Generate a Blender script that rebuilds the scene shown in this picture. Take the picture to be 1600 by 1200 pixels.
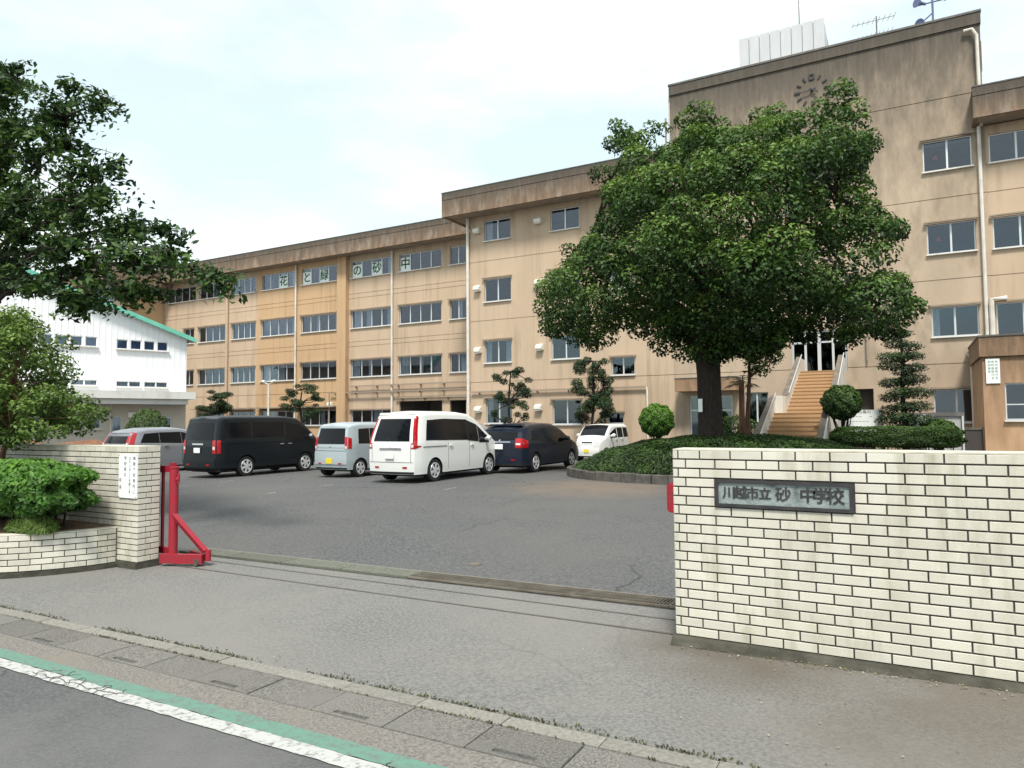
import bpy, math, random
import numpy as np
from mathutils import Vector, Matrix
random.seed(7); rng = np.random.default_rng(11)
for o in list(bpy.data.objects): bpy.data.objects.remove(o)
SC = bpy.context.scene
COL = SC.collection

# ------------------------------------------------------------------ camera
EYE = 1.72
cam_d = bpy.data.cameras.new('camera'); cam = bpy.data.objects.new('camera', cam_d); COL.objects.link(cam)
cam_d.sensor_fit = 'HORIZONTAL'; cam_d.sensor_width = 36.0; cam_d.lens = 36.0 * 1110 / 1600
cam_d.clip_start = 0.05; cam_d.clip_end = 4000
yaw = math.radians(29.3); pit = 0.05278; roll = -0.00754
Fh = Vector((-math.sin(yaw), math.cos(yaw), 0)); Rt = Vector((math.cos(yaw), math.sin(yaw), 0))
F = Fh * math.cos(pit) + Vector((0, 0, math.sin(pit))); U = Rt.cross(F)
R2 = Rt * math.cos(roll) + U * math.sin(roll); U2 = -Rt * math.sin(roll) + U * math.cos(roll)
M = Matrix((R2, U2, -F)).transposed().to_4x4(); M.translation = Vector((0, 0, EYE))
cam.matrix_world = M
SC.camera = cam

# ------------------------------------------------------------------ sky, sun, exposure
SUN_EL, SUN_AZ = 58.0, 156.0          # azimuth clockwise from +Y: the sun stands behind and right of the camera
W = bpy.data.worlds.new('World'); SC.world = W; W.use_nodes = True
wn = W.node_tree.nodes; wl = W.node_tree.links; wn.clear()
out = wn.new('ShaderNodeOutputWorld'); bg = wn.new('ShaderNodeBackground'); sky = wn.new('ShaderNodeTexSky')
sky.sky_type = 'NISHITA'; sky.sun_disc = False
sky.sun_elevation = math.radians(SUN_EL); sky.sun_rotation = math.radians(SUN_AZ)
sky.air_density = 1.0; sky.dust_density = 1.0; sky.ozone_density = 1.0
tc = wn.new('ShaderNodeTexCoord'); mp = wn.new('ShaderNodeMapping'); mp.inputs['Scale'].default_value = (1.0, 1.0, 2.6)
no = wn.new('ShaderNodeTexNoise'); no.inputs['Scale'].default_value = 2.1; no.inputs['Detail'].default_value = 7; no.inputs['Roughness'].default_value = 0.52
cr = wn.new('ShaderNodeValToRGB'); cr.color_ramp.elements[0].position = 0.40; cr.color_ramp.elements[0].color = (0.58, 0.58, 0.58, 1)
cr.color_ramp.elements[1].position = 0.62; cr.color_ramp.elements[1].color = (1, 1, 1, 1)
mx = wn.new('ShaderNodeMix'); mx.data_type = 'RGBA'
mx.inputs['B'].default_value = (5.9, 6.3, 6.3, 1)
wl.new(tc.outputs['Generated'], mp.inputs['Vector']); wl.new(mp.outputs['Vector'], no.inputs['Vector'])
wl.new(no.outputs['Fac'], cr.inputs['Fac']); wl.new(cr.outputs['Color'], mx.inputs['Factor'])
tn = wn.new('ShaderNodeMix'); tn.data_type = 'RGBA'; tn.blend_type = 'MULTIPLY'; tn.inputs['Factor'].default_value = 1.0; tn.inputs['B'].default_value = (1.15, 1.40, 1.16, 1)
wl.new(sky.outputs['Color'], tn.inputs['A']); wl.new(tn.outputs['Result'], mx.inputs['A']); wl.new(mx.outputs['Result'], bg.inputs['Color'])
bg.inputs['Strength'].default_value = 0.1
wl.new(bg.outputs['Background'], out.inputs['Surface'])
sd = bpy.data.lights.new('sun', 'SUN'); sd.energy = 2.4; sd.angle = math.radians(11); sd.color = (1.0, 0.955, 0.88)
so = bpy.data.objects.new('sun', sd); COL.objects.link(so)
az = math.radians(SUN_AZ); el = math.radians(SUN_EL)
sdir = Vector((math.sin(az) * math.cos(el), math.cos(az) * math.cos(el), math.sin(el)))
so.rotation_euler = sdir.to_track_quat('Z', 'Y').to_euler(); so.location = (0, -20, 30)
SC.view_settings.view_transform = 'Standard'; SC.view_settings.look = 'None'
SC.view_settings.exposure = 1.0; SC.view_settings.gamma = 1.0; SC.view_settings.use_curve_mapping = False

# ------------------------------------------------------------------ materials
def mat(name, col, rough=0.8, col2=None, scale=4.0, stretch=(1, 1, 1), lo=0.35, hi=0.65, bump=0.0, bscale=60.0,
        spec=0.35, metal=0.0, col3=None, scale3=0.6, lo3=0.5, hi3=0.7, stretch3=(1, 1, 1), var=0.0, coat=0.0, detail=5):
    m = bpy.data.materials.new(name); m.use_nodes = True
    n = m.node_tree.nodes; l = m.node_tree.links; p = n['Principled BSDF']
    p.inputs['Base Color'].default_value = (*col, 1); p.inputs['Roughness'].default_value = rough
    p.inputs['Specular IOR Level'].default_value = spec; p.inputs['Metallic'].default_value = metal
    p.inputs['Coat Weight'].default_value = coat; p.inputs['Coat Roughness'].default_value = 0.06
    geo = n.new('ShaderNodeNewGeometry'); last = None
    def layer(c, sc, st, lo_, hi_, base):
        mpn = n.new('ShaderNodeMapping'); mpn.inputs['Scale'].default_value = st
        nz = n.new('ShaderNodeTexNoise'); nz.inputs['Scale'].default_value = sc; nz.inputs['Detail'].default_value = detail
        nz.inputs['Roughness'].default_value = 0.6
        r = n.new('ShaderNodeMapRange'); r.inputs['From Min'].default_value = lo_; r.inputs['From Max'].default_value = hi_
        x = n.new('ShaderNodeMix'); x.data_type = 'RGBA'
        l.new(geo.outputs['Position'], mpn.inputs['Vector']); l.new(mpn.outputs['Vector'], nz.inputs['Vector'])
        l.new(nz.outputs['Fac'], r.inputs['Value']); l.new(r.outputs['Result'], x.inputs['Factor'])
        if base is None: x.inputs['A'].default_value = (*col, 1)
        else: l.new(base, x.inputs['A'])
        x.inputs['B'].default_value = (*c, 1)
        return x.outputs['Result']
    if col2: last = layer(col2, scale, stretch, lo, hi, last)
    if col3: last = layer(col3, scale3, stretch3, lo3, hi3, last)
    if var > 0:
        oi = n.new('ShaderNodeObjectInfo'); mr = n.new('ShaderNodeMapRange')
        mr.inputs['To Min'].default_value = 1 - var; mr.inputs['To Max'].default_value = 1 + var
        hs = n.new('ShaderNodeHueSaturation'); l.new(oi.outputs['Random'], mr.inputs['Value']); l.new(mr.outputs['Result'], hs.inputs['Value'])
        if last is None: hs.inputs['Color'].default_value = (*col, 1)
        else: l.new(last, hs.inputs['Color'])
        last = hs.outputs['Color']
    if last is not None: l.new(last, p.inputs['Base Color'])
    if bump > 0:
        nz = n.new('ShaderNodeTexNoise'); nz.inputs['Scale'].default_value = bscale; nz.inputs['Detail'].default_value = 4
        b = n.new('ShaderNodeBump'); b.inputs['Strength'].default_value = bump; b.inputs['Distance'].default_value = 0.02
        l.new(geo.outputs['Position'], nz.inputs['Vector']); l.new(nz.outputs['Fac'], b.inputs['Height']); l.new(b.outputs['Normal'], p.inputs['Normal'])
    return m

def add_height_dirt(m, z0, z1, col, strength=0.8, sc=(1.6, 1.6, 0.28), lo=0.72):
    """streaky grime that runs down from the top edge (z1) of a weathered wall"""
    n = m.node_tree.nodes; l = m.node_tree.links; p = n['Principled BSDF']
    src = p.inputs['Base Color'].links[0].from_socket
    geo = n.new('ShaderNodeNewGeometry'); sx = n.new('ShaderNodeSeparateXYZ'); l.new(geo.outputs['Position'], sx.inputs['Vector'])
    r = n.new('ShaderNodeMapRange'); r.inputs['From Min'].default_value = z0; r.inputs['From Max'].default_value = z1; l.new(sx.outputs['Z'], r.inputs['Value'])
    mpn = n.new('ShaderNodeMapping'); mpn.inputs['Scale'].default_value = sc; l.new(geo.outputs['Position'], mpn.inputs['Vector'])
    nz = n.new('ShaderNodeTexNoise'); nz.inputs['Scale'].default_value = 1.7; nz.inputs['Detail'].default_value = 8; nz.inputs['Roughness'].default_value = 0.68
    l.new(mpn.outputs['Vector'], nz.inputs['Vector'])
    a = n.new('ShaderNodeMath'); a.operation = 'ADD'; l.new(nz.outputs['Fac'], a.inputs[0]); l.new(r.outputs['Result'], a.inputs[1])
    r2 = n.new('ShaderNodeMapRange'); r2.inputs['From Min'].default_value = lo; r2.inputs['From Max'].default_value = lo + .63
    r2.inputs['To Max'].default_value = strength; l.new(a.outputs['Value'], r2.inputs['Value'])
    x = n.new('ShaderNodeMix'); x.data_type = 'RGBA'; l.new(r2.outputs['Result'], x.inputs['Factor']); l.new(src, x.inputs['A'])
    x.inputs['B'].default_value = (*col, 1); l.new(x.outputs['Result'], p.inputs['Base Color'])

def add_spot(m, c, rad, col, strength):
    """an earth-stained patch of ground with a ragged edge"""
    n = m.node_tree.nodes; l = m.node_tree.links; p = n['Principled BSDF']; src = p.inputs['Base Color'].links[0].from_socket
    geo = n.new('ShaderNodeNewGeometry'); d = n.new('ShaderNodeVectorMath'); d.operation = 'DISTANCE'; l.new(geo.outputs['Position'], d.inputs[0]); d.inputs[1].default_value = c
    nz = n.new('ShaderNodeTexNoise'); nz.inputs['Scale'].default_value = 1.6; nz.inputs['Detail'].default_value = 8; l.new(geo.outputs['Position'], nz.inputs['Vector'])
    r = n.new('ShaderNodeMapRange'); r.inputs['From Min'].default_value = rad; r.inputs['From Max'].default_value = 0; l.new(d.outputs['Value'], r.inputs['Value'])
    a = n.new('ShaderNodeMath'); a.operation = 'MULTIPLY'; l.new(r.outputs['Result'], a.inputs[0]); l.new(nz.outputs['Fac'], a.inputs[1])
    r2 = n.new('ShaderNodeMapRange'); r2.inputs['From Min'].default_value = .04; r2.inputs['From Max'].default_value = .38; r2.inputs['To Max'].default_value = strength; l.new(a.outputs['Value'], r2.inputs['Value'])
    x = n.new('ShaderNodeMix'); x.data_type = 'RGBA'; l.new(r2.outputs['Result'], x.inputs['Factor']); l.new(src, x.inputs['A']); x.inputs['B'].default_value = (*col, 1); l.new(x.outputs['Result'], p.inputs['Base Color'])

def add_cracks(m, scale, width, col, strength=.8):
    """sparse hairline cracks"""
    n = m.node_tree.nodes; l = m.node_tree.links; p = n['Principled BSDF']; src = p.inputs['Base Color'].links[0].from_socket
    geo = n.new('ShaderNodeNewGeometry'); nz = n.new('ShaderNodeTexNoise'); nz.inputs['Scale'].default_value = 2.5; nz.inputs['Detail'].default_value = 6; l.new(geo.outputs['Position'], nz.inputs['Vector'])
    w = n.new('ShaderNodeMix'); w.data_type = 'VECTOR'; w.inputs['Factor'].default_value = .28; l.new(geo.outputs['Position'], w.inputs['A']); l.new(nz.outputs['Color'], w.inputs['B'])
    v = n.new('ShaderNodeTexVoronoi'); v.feature = 'DISTANCE_TO_EDGE'; v.inputs['Scale'].default_value = scale; l.new(w.outputs['Result'], v.inputs['Vector'])
    r = n.new('ShaderNodeMapRange'); r.inputs['From Min'].default_value = 0; r.inputs['From Max'].default_value = width; r.inputs['To Min'].default_value = strength; r.inputs['To Max'].default_value = 0; l.new(v.outputs['Distance'], r.inputs['Value'])
    n2 = n.new('ShaderNodeTexNoise'); n2.inputs['Scale'].default_value = .5; l.new(geo.outputs['Position'], n2.inputs['Vector'])
    r2 = n.new('ShaderNodeMapRange'); r2.inputs['From Min'].default_value = .48; r2.inputs['From Max'].default_value = .58; l.new(n2.outputs['Fac'], r2.inputs['Value'])
    a = n.new('ShaderNodeMath'); a.operation = 'MULTIPLY'; l.new(r.outputs['Result'], a.inputs[0]); l.new(r2.outputs['Result'], a.inputs[1])
    x = n.new('ShaderNodeMix'); x.data_type = 'RGBA'; l.new(a.outputs['Value'], x.inputs['Factor']); l.new(src, x.inputs['A']); x.inputs['B'].default_value = (*col, 1); l.new(x.outputs['Result'], p.inputs['Base Color'])

def glass_mat(name, tint, gl, fac):
    m = bpy.data.materials.new(name); m.use_nodes = True
    n = m.node_tree.nodes; l = m.node_tree.links; n.clear()
    o = n.new('ShaderNodeOutputMaterial'); t = n.new('ShaderNodeBsdfTransparent'); g = n.new('ShaderNodeBsdfGlossy'); x = n.new('ShaderNodeMixShader')
    t.inputs['Color'].default_value = (*tint, 1); g.inputs['Color'].default_value = (*gl, 1); g.inputs['Roughness'].default_value = 0.03
    geo = n.new('ShaderNodeNewGeometry'); nz = n.new('ShaderNodeTexNoise'); nz.inputs['Scale'].default_value = 0.7; nz.inputs['Detail'].default_value = 0
    b = n.new('ShaderNodeBump'); b.inputs['Strength'].default_value = 0.10; b.inputs['Distance'].default_value = 0.05
    l.new(geo.outputs['Position'], nz.inputs['Vector']); l.new(nz.outputs['Fac'], b.inputs['Height']); l.new(b.outputs['Normal'], g.inputs['Normal'])
    lw = n.new('ShaderNodeLayerWeight'); lw.inputs['Blend'].default_value = 0.25
    mr = n.new('ShaderNodeMapRange'); mr.inputs['To Min'].default_value = fac; mr.inputs['To Max'].default_value = 0.85
    l.new(lw.outputs['Fresnel'], mr.inputs['Value']); l.new(mr.outputs['Result'], x.inputs['Fac'])
    l.new(t.outputs[0], x.inputs[1]); l.new(g.outputs[0], x.inputs[2]); l.new(x.outputs[0], o.inputs['Surface'])
    return m

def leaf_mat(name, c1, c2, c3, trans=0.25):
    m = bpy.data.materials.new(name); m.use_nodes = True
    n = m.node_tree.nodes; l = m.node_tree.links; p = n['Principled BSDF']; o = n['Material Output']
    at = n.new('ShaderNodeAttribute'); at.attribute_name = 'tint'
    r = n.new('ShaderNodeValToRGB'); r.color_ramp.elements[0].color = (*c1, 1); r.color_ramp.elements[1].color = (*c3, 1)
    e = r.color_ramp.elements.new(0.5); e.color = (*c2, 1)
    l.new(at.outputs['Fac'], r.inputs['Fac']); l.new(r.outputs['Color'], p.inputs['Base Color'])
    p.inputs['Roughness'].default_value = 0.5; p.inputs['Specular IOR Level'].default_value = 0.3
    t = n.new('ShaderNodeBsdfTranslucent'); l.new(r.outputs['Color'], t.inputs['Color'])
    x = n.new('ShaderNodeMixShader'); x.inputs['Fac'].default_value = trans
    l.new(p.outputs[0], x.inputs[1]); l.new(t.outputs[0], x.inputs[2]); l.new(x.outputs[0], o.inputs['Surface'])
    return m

M_ = {}
M_['tan'] = mat('tan_wall_paint', (.51, .385, .275), .85, (.46, .34, .24), .5, (1, 1, .35), .4, .7, bump=.15, bscale=30, col3=(.31, .235, .165), scale3=1.3, lo3=.52, hi3=.82, stretch3=(2.0, 1, .14))
M_['orange'] = mat('orange_tan_wall_paint', (.51, .34, .20), .85, (.47, .31, .175), .5, (1, 1, .35), .4, .7, bump=.15, bscale=30, col3=(.32, .21, .12), scale3=1.3, lo3=.52, hi3=.82, stretch3=(2.0, 1, .14))
M_['tower'] = mat('weathered_tower_wall', (.48, .375, .275), .88, (.38, .295, .215), .7, (1, 1, .4), .35, .7, bump=.2, bscale=25, col3=(.30, .235, .17), scale3=.9, lo3=.52, hi3=.72, stretch3=(1.5, 1, .55))
add_height_dirt(M_['tower'], 9.0, 20.5, (.12, .10, .08), .84, (1.5, 1.5, .5), .64); add_height_dirt(M_['tower'], 15.8, 19.6, (.07, .06, .05), .85, (3.5, 3.5, .4), .66)
M_['fascia'] = mat('stained_eave_concrete', (.255, .175, .12), .9, (.155, .105, .07), 1.6, (2.2, 2.2, .3), .35, .65, bump=.25, bscale=20, col3=(.33, .27, .21), scale3=2.2, lo3=.50, hi3=.75, stretch3=(1, 1, .4))
add_height_dirt(M_['fascia'], 13.6, 15.5, (.075, .065, .055), .92, (4.5, 4.5, .6), .62)
M_['annex'] = mat('rusty_stained_annex_wall', (.50, .32, .19), .88, (.36, .22, .13), 1.3, (1.6, 1.6, .4), .4, .68, bump=.2, bscale=25)
add_height_dirt(M_['annex'], 1.5, 5.6, (.11, .075, .05), .85, (2.5, 2.5, .5), .6)
M_['parapet_cap'] = mat('dark_parapet_cap', (.16, .15, .14), .7, (.09, .085, .08), 3)
M_['soffit'] = mat('eave_soffit', (.36, .29, .22), .9, (.25, .2, .15), 1.2)
M_['alu'] = mat('aluminium_window_frame', (.62, .64, .65), .42, spec=.5, metal=.35, var=.05)
M_['sill'] = mat('pale_window_sill', (.68, .66, .62), .7, (.5, .48, .44), 3, lo=.5, hi=.8)
M_['glass'] = glass_mat('window_glass', (.74, .78, .82), (.60, .66, .74), .075)
M_['glass_dark'] = glass_mat('door_glass', (.4, .45, .5), (.6, .7, .8), .12)
M_['curtain'] = mat('pale_curtain', (.74, .75, .74), .9, (.55, .56, .56), 9, (6, 6, .3), .4, .6)
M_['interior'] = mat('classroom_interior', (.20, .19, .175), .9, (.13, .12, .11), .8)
M_['paper'] = mat('white_paper', (.84, .86, .83), .8)
M_['green_ink'] = mat('green_ink', (.03, .20, .10), .8)
M_['black_ink'] = mat('black_ink', (.04, .045, .05), .7)
M_['pipe'] = mat('pale_downpipe', (.66, .62, .56), .55, (.5, .45, .38), 2, lo=.45, hi=.75, spec=.4)
M_['conduit'] = mat('brown_grey_conduit', (.30, .24, .19), .6)
M_['vent'] = mat('cream_vent_hood', (.72, .69, .62), .5)
M_['dark'] = mat('dark_void', (.02, .02, .02), .9)
M_['housing'] = mat('faded_white_panel', (.56, .57, .58), .7, (.48, .49, .51), 1.2, (1, 1, .3), lo=.4, hi=.7)
M_['white_siding'] = mat('white_ribbed_siding', (.84, .85, .86), .6, (.80, .81, .83), .8, (1, 1, .2), spec=.3)
M_['green_roof'] = mat('green_metal_verge', (.13, .46, .34), .5, (.18, .52, .40), 2)
M_['gym_tan'] = mat('gym_lower_wall', (.52, .48, .41), .85, (.46, .42, .36), .8, (1, 1, .4))
M_['canopy'] = mat('canopy_concrete', (.62, .61, .58), .8, (.48, .47, .44), .9, (1, 1, .5), .5, .75)
M_['asphalt_road'] = mat('road_asphalt', (.135, .135, .136), .88, (.065, .065, .066), 45, (1, 1, 1), .3, .7, bump=.5, bscale=160, col3=(.145, .143, .14), scale3=.7, lo3=.45, hi3=.7, detail=6)
M_['asphalt_yard'] = mat('yard_asphalt', (.136, .136, .137), .85, (.06, .061, .063), 26, (1, 1, 1), .38, .62, bump=.6, bscale=90, col3=(.125, .121, .113), scale3=.28, lo3=.42, hi3=.75, detail=6)
M_['apron'] = mat('apron_paving', (.215, .211, .201), .88, (.11, .108, .103), 40, (1, 1, 1), .40, .64, bump=.6, bscale=110, col3=(.215, .204, .188), scale3=.45, lo3=.38, hi3=.7, detail=6)
M_['concrete'] = mat('old_concrete', (.30, .285, .25), .9, (.215, .20, .17), 40, (1, 1, 1), .3, .7, bump=.4, bscale=120, col3=(.20, .19, .15), scale3=2.2, lo3=.48, hi3=.7)
M_['kerb'] = mat('kerb_concrete', (.27, .255, .225), .9, (.16, .15, .13), 40, (1, 1, 1), .3, .7, bump=.35, bscale=120, var=.08)
M_['slab'] = mat('cover_slab_concrete', (.25, .235, .21), .9, (.10, .095, .088), 70, (1, 1, 1), .38, .62, bump=.7, bscale=200, var=.13, col3=(.19, .18, .165), scale3=2, lo3=.45, hi3=.7)
M_['green_paint'] = mat('green_road_paint', (.12, .235, .18), .8, (.13, .155, .145), 24, (1, 1, 1), .46, .68, bump=.35, bscale=150)
M_['white_paint'] = mat('white_road_paint', (.43, .43, .41), .8, (.19, .19, .182), 26, (1, 1, 1), .50, .66, bump=.3, bscale=150)
M_['steel'] = mat('worn_steel', (.20, .19, .18), .5, (.12, .09, .07), 6, metal=.6)
M_['grate'] = mat('rusty_grate_steel', (.20, .18, .145), .7, (.13, .11, .085), 5, metal=.3)
M_['moss'] = mat('mossy_wall_footing', (.042, .040, .030), .95, (.085, .08, .062), 5, (1, 1, 2), .4, .7, bump=.6, bscale=40)
M_['brick'] = mat('cream_glazed_brick_tile', (.59, .56, .485), .5, (.50, .47, .39), 3.5, (1, 1, .6), .4, .75, bump=.1, bscale=90, spec=.4, var=.08, col3=(.30, .28, .19), scale3=3.0, lo3=.50, hi3=.86, stretch3=(2.2, 2.2, .5))
M_['mortar'] = mat('dark_mortar', (.035, .032, .03), .95, (.09, .085, .075), 12, bump=.4, bscale=90)
M_['coping'] = mat('cream_coping', (.62, .58, .48), .7, (.42, .4, .32), 5, lo=.45, hi=.75)
M_['stone'] = mat('plate_frame_stone', (.03, .028, .03), .45, (.05, .047, .05), 8)
M_['bronze'] = mat('weathered_plate', (.26, .30, .29), .5, (.10, .12, .12), 11, lo=.45, hi=.72, bump=.3, bscale=50)
M_['red'] = mat('red_gate_paint', (.31, .012, .028), .55, (.22, .025, .03), 6, lo=.45, hi=.75, spec=.4, col3=(.13, .045, .025), scale3=14, lo3=.60, hi3=.70, bump=.2, bscale=40)
M_['soil'] = mat('brown_soil', (.20, .13, .085), .97, (.10, .07, .045), 7, bump=.8, bscale=30)
M_['red_soil'] = mat('red_brown_soil', (.26, .12, .065), .97, (.15, .08, .05), 5, bump=.8, bscale=20)
M_['bark'] = mat('tree_bark', (.040, .030, .024), .95, (.018, .014, .012), 8, (3, 3, .7), bump=.9, bscale=18)
M_['bark_red'] = mat('reddish_bark', (.16, .085, .05), .95, (.08, .045, .03), 8, (3, 3, .7), bump=.9, bscale=18)
M_['kerbstone'] = mat('weathered_kerb_stone', (.125, .115, .105), .95, (.075, .068, .06), 6, bump=.6, bscale=30, var=.2)
M_['step_tile'] = mat('brown_step_tile', (.47, .31, .175), .75, (.40, .255, .14), 6, (4, 4, 4), var=.07)
M_['step_edge'] = mat('step_nosing', (.36, .225, .12), .7)
M_['parapet_white'] = mat('white_stair_parapet', (.70, .67, .61), .75, (.42, .38, .33), 1.5, (1, 1, .6), .48, .75)
M_['wood_dark'] = mat('dark_panel', (.06, .05, .045), .6)
M_['stair_coping'] = mat('dark_stair_coping', (.20, .165, .135), .9, (.12, .10, .085), 3)
M_['block'] = mat('pale_concrete_panel', (.42, .42, .41), .85, (.33, .33, .32), 2)
L_ = {}
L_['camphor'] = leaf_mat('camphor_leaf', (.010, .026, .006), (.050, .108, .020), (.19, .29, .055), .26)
L_['cherry'] = leaf_mat('cherry_leaf', (.010, .026, .008), (.030, .070, .015), (.11, .19, .035), .26)
L_['young'] = leaf_mat('small_tree_leaf', (.030, .060, .012), (.085, .15, .026), (.20, .29, .06), .3)
L_['azalea'] = leaf_mat('bright_shrub_leaf', (.022, .060, .009), (.065, .165, .020), (.165, .32, .042), .25)
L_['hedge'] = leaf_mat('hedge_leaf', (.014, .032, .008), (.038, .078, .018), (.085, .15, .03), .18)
L_['pine'] = leaf_mat('pine_needle', (.009, .024, .009), (.022, .050, .016), (.05, .09, .025), .12)
L_['grass'] = leaf_mat('grass_blade', (.05, .09, .015), (.10, .17, .03), (.20, .26, .06), .3)

# ------------------------------------------------------------------ mesh helpers
class MB:
    def __init__(s, T=None): s.v = []; s.f = []; s.m = []; s.mi = 0; s.T = T
    def pt(s, p):
        if s.T is not None: p = s.T @ Vector(p)
        s.v.append((p[0], p[1], p[2])); return len(s.v) - 1
    def face(s, pts):
        s.f.append([s.pt(p) for p in pts]); s.m.append(s.mi)
    def idx(s, ids): s.f.append(list(ids)); s.m.append(s.mi)
    def box(s, x0, x1, y0, y1, z0, z1):
        i = [s.pt(p) for p in ((x0, y0, z0), (x1, y0, z0), (x1, y1, z0), (x0, y1, z0), (x0, y0, z1), (x1, y0, z1), (x1, y1, z1), (x0, y1, z1))]
        for q in ((0, 3, 2, 1), (4, 5, 6, 7), (0, 1, 5, 4), (1, 2, 6, 5), (2, 3, 7, 6), (3, 0, 4, 7)): s.idx([i[k] for k in q])
        return s
    def prism(s, poly, y0, y1):
        """poly in (x,z), extruded along y"""
        n = len(poly); a = [s.pt((x, y0, z)) for x, z in poly]; b = [s.pt((x, y1, z)) for x, z in poly]
        s.idx(a); s.idx(b[::-1])
        for i in range(n): s.idx([a[i], b[i], b[(i + 1) % n], a[(i + 1) % n]])
        return s
    def prismx(s, poly, x0, x1):
        """poly in (y,z), extruded along x"""
        n = len(poly); a = [s.pt((x0, y, z)) for y, z in poly]; b = [s.pt((x1, y, z)) for y, z in poly]
        s.idx(a[::-1]); s.idx(b)
        for i in range(n): s.idx([a[i], a[(i + 1) % n], b[(i + 1) % n], b[i]])
        return s
    def tube(s, pts, r, n=8, cap=True):
        pts = [Vector(p) for p in pts]; rs = r if isinstance(r, (list, tuple)) else [r] * len(pts); rings = []
        for k, p in enumerate(pts):
            d = (pts[min(k + 1, len(pts) - 1)] - pts[max(k - 1, 0)]).normalized()
            a = d.orthogonal().normalized() if k == 0 else (a - d * a.dot(d)).normalized()
            b = d.cross(a)
            rings.append([s.pt(p + (a * math.cos(2 * math.pi * j / n) + b * math.sin(2 * math.pi * j / n)) * rs[k]) for j in range(n)])
        for k in range(len(pts) - 1):
            for j in range(n): s.idx([rings[k][j], rings[k][(j + 1) % n], rings[k + 1][(j + 1) % n], rings[k + 1][j]])
        if cap: s.idx(rings[0][::-1]); s.idx(rings[-1])
        return s
    def build(s, name, mt, parent=None, smooth=False, label=None, kind=None):
        me = bpy.data.meshes.new(name); me.from_pydata(s.v, [], s.f)
        for m in (mt if isinstance(mt, (list, tuple)) else [mt]): me.materials.append(m)
        if any(s.m): me.polygons.foreach_set('material_index', s.m)
        if smooth:
            me.polygons.foreach_set('use_smooth', [True] * len(me.polygons)); me.set_sharp_from_angle(angle=math.radians(38))
        me.update()
        o = bpy.data.objects.new(name, me); COL.objects.link(o)
        if parent is not None: o.parent = parent
        if label: o['label'] = label
        if kind: o['kind'] = kind
        return o

def thing(name, label, cat, loc=(0, 0, 0), rotz=0.0, group=None):
    o = bpy.data.objects.new(name, None); COL.objects.link(o); o.location = loc; o.rotation_euler = (0, 0, rotz)
    o.empty_display_size = 0.2; o['label'] = label; o['category'] = cat
    if group: o['group'] = group
    return o
def tag(o, label, cat, group=None):
    o['label'] = label; o['category'] = cat
    if group: o['group'] = group
    return o
def struct(o): o['kind'] = 'structure'; return o
def inst(me, name, parent, loc, rotz=0.0, rotx=0.0):
    o = bpy.data.objects.new(name, me); COL.objects.link(o); o.parent = parent; o.location = loc; o.rotation_euler = (rotx, 0, rotz); return o

def text_into(mb, s, size, origin, xdir, zdir, mi, off=0.0, bold=0.0):
    """append the filled glyphs of s as flat faces to mb (material slot mi); origin = centre of the string"""
    cu = bpy.data.curves.new('t', 'FONT'); cu.body = s; cu.size = size; cu.align_x = 'CENTER'; cu.align_y = 'CENTER'; cu.resolution_u = 2; cu.offset = bold
    to = bpy.data.objects.new('t', cu); COL.objects.link(to)
    me = bpy.data.meshes.new_from_object(to.evaluated_get(bpy.context.evaluated_depsgraph_get()))
    base = len(mb.v); xd = Vector(xdir); zd = Vector(zdir); og = Vector(origin)
    for v in me.vertices: mb.pt(og + xd * v.co.x + zd * v.co.y)
    for p in me.polygons: mb.f.append([base + i for i in p.vertices]); mb.m.append(mi)
    bpy.data.objects.remove(to); bpy.data.curves.remove(cu); bpy.data.meshes.remove(me)

def leaves(name, P, N, size, mt, parent=None, aspect=1.9, tint=None, label=None, droop=0.0, flat=0.0):
    """a folded rhombus per leaf at points P with preferred normals N"""
    n = len(P); P = np.asarray(P, float); N = np.asarray(N, float)
    N = N + rng.normal(0, .55, (n, 3)); N /= np.linalg.norm(N, axis=1)[:, None] + 1e-9
    A = rng.normal(0, 1, (n, 3)); A[:, 2] -= droop; A -= N * np.sum(A * N, 1)[:, None]; A /= np.linalg.norm(A, axis=1)[:, None] + 1e-9
    B = np.cross(N, A); s = (np.asarray(size) * rng.uniform(.7, 1.25, n))[:, None] if np.ndim(size) == 0 else (size * rng.uniform(.7, 1.25, n))[:, None]
    L = s * .5; Wd = L / aspect
    V = np.stack([P - A * L, P + B * Wd + N * Wd * .35 - A * L * .1, P + A * L, P - B * Wd + N * Wd * .35 - A * L * .1], 1).reshape(-1, 3)
    me = bpy.data.meshes.new(name); me.vertices.add(4 * n); me.vertices.foreach_set('co', V.ravel())
    idx = np.arange(4 * n).reshape(n, 4); tri = np.concatenate([idx[:, [0, 1, 2]], idx[:, [0, 2, 3]]], 1).reshape(-1)
    me.loops.add(6 * n); me.loops.foreach_set('vertex_index', tri.astype(np.int32))
    me.polygons.add(2 * n); me.polygons.foreach_set('loop_start', np.arange(0, 6 * n, 3, dtype=np.int32))
    try: me.polygons.foreach_set('loop_total', np.full(2 * n, 3, dtype=np.int32))
    except Exception: pass
    t = rng.uniform(0, 1, n) if tint is None else np.clip(tint + rng.normal(0, .14, n), 0, 1)
    a = me.attributes.new('tint', 'FLOAT', 'FACE'); a.data.foreach_set('value', np.repeat(t, 2).astype(np.float32))
    me.materials.append(mt); me.update(calc_edges=True); me.validate()
    o = bpy.data.objects.new(name, me); COL.objects.link(o)
    if parent is not None: o.parent = parent
    if label: o['label'] = label
    return o

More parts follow.
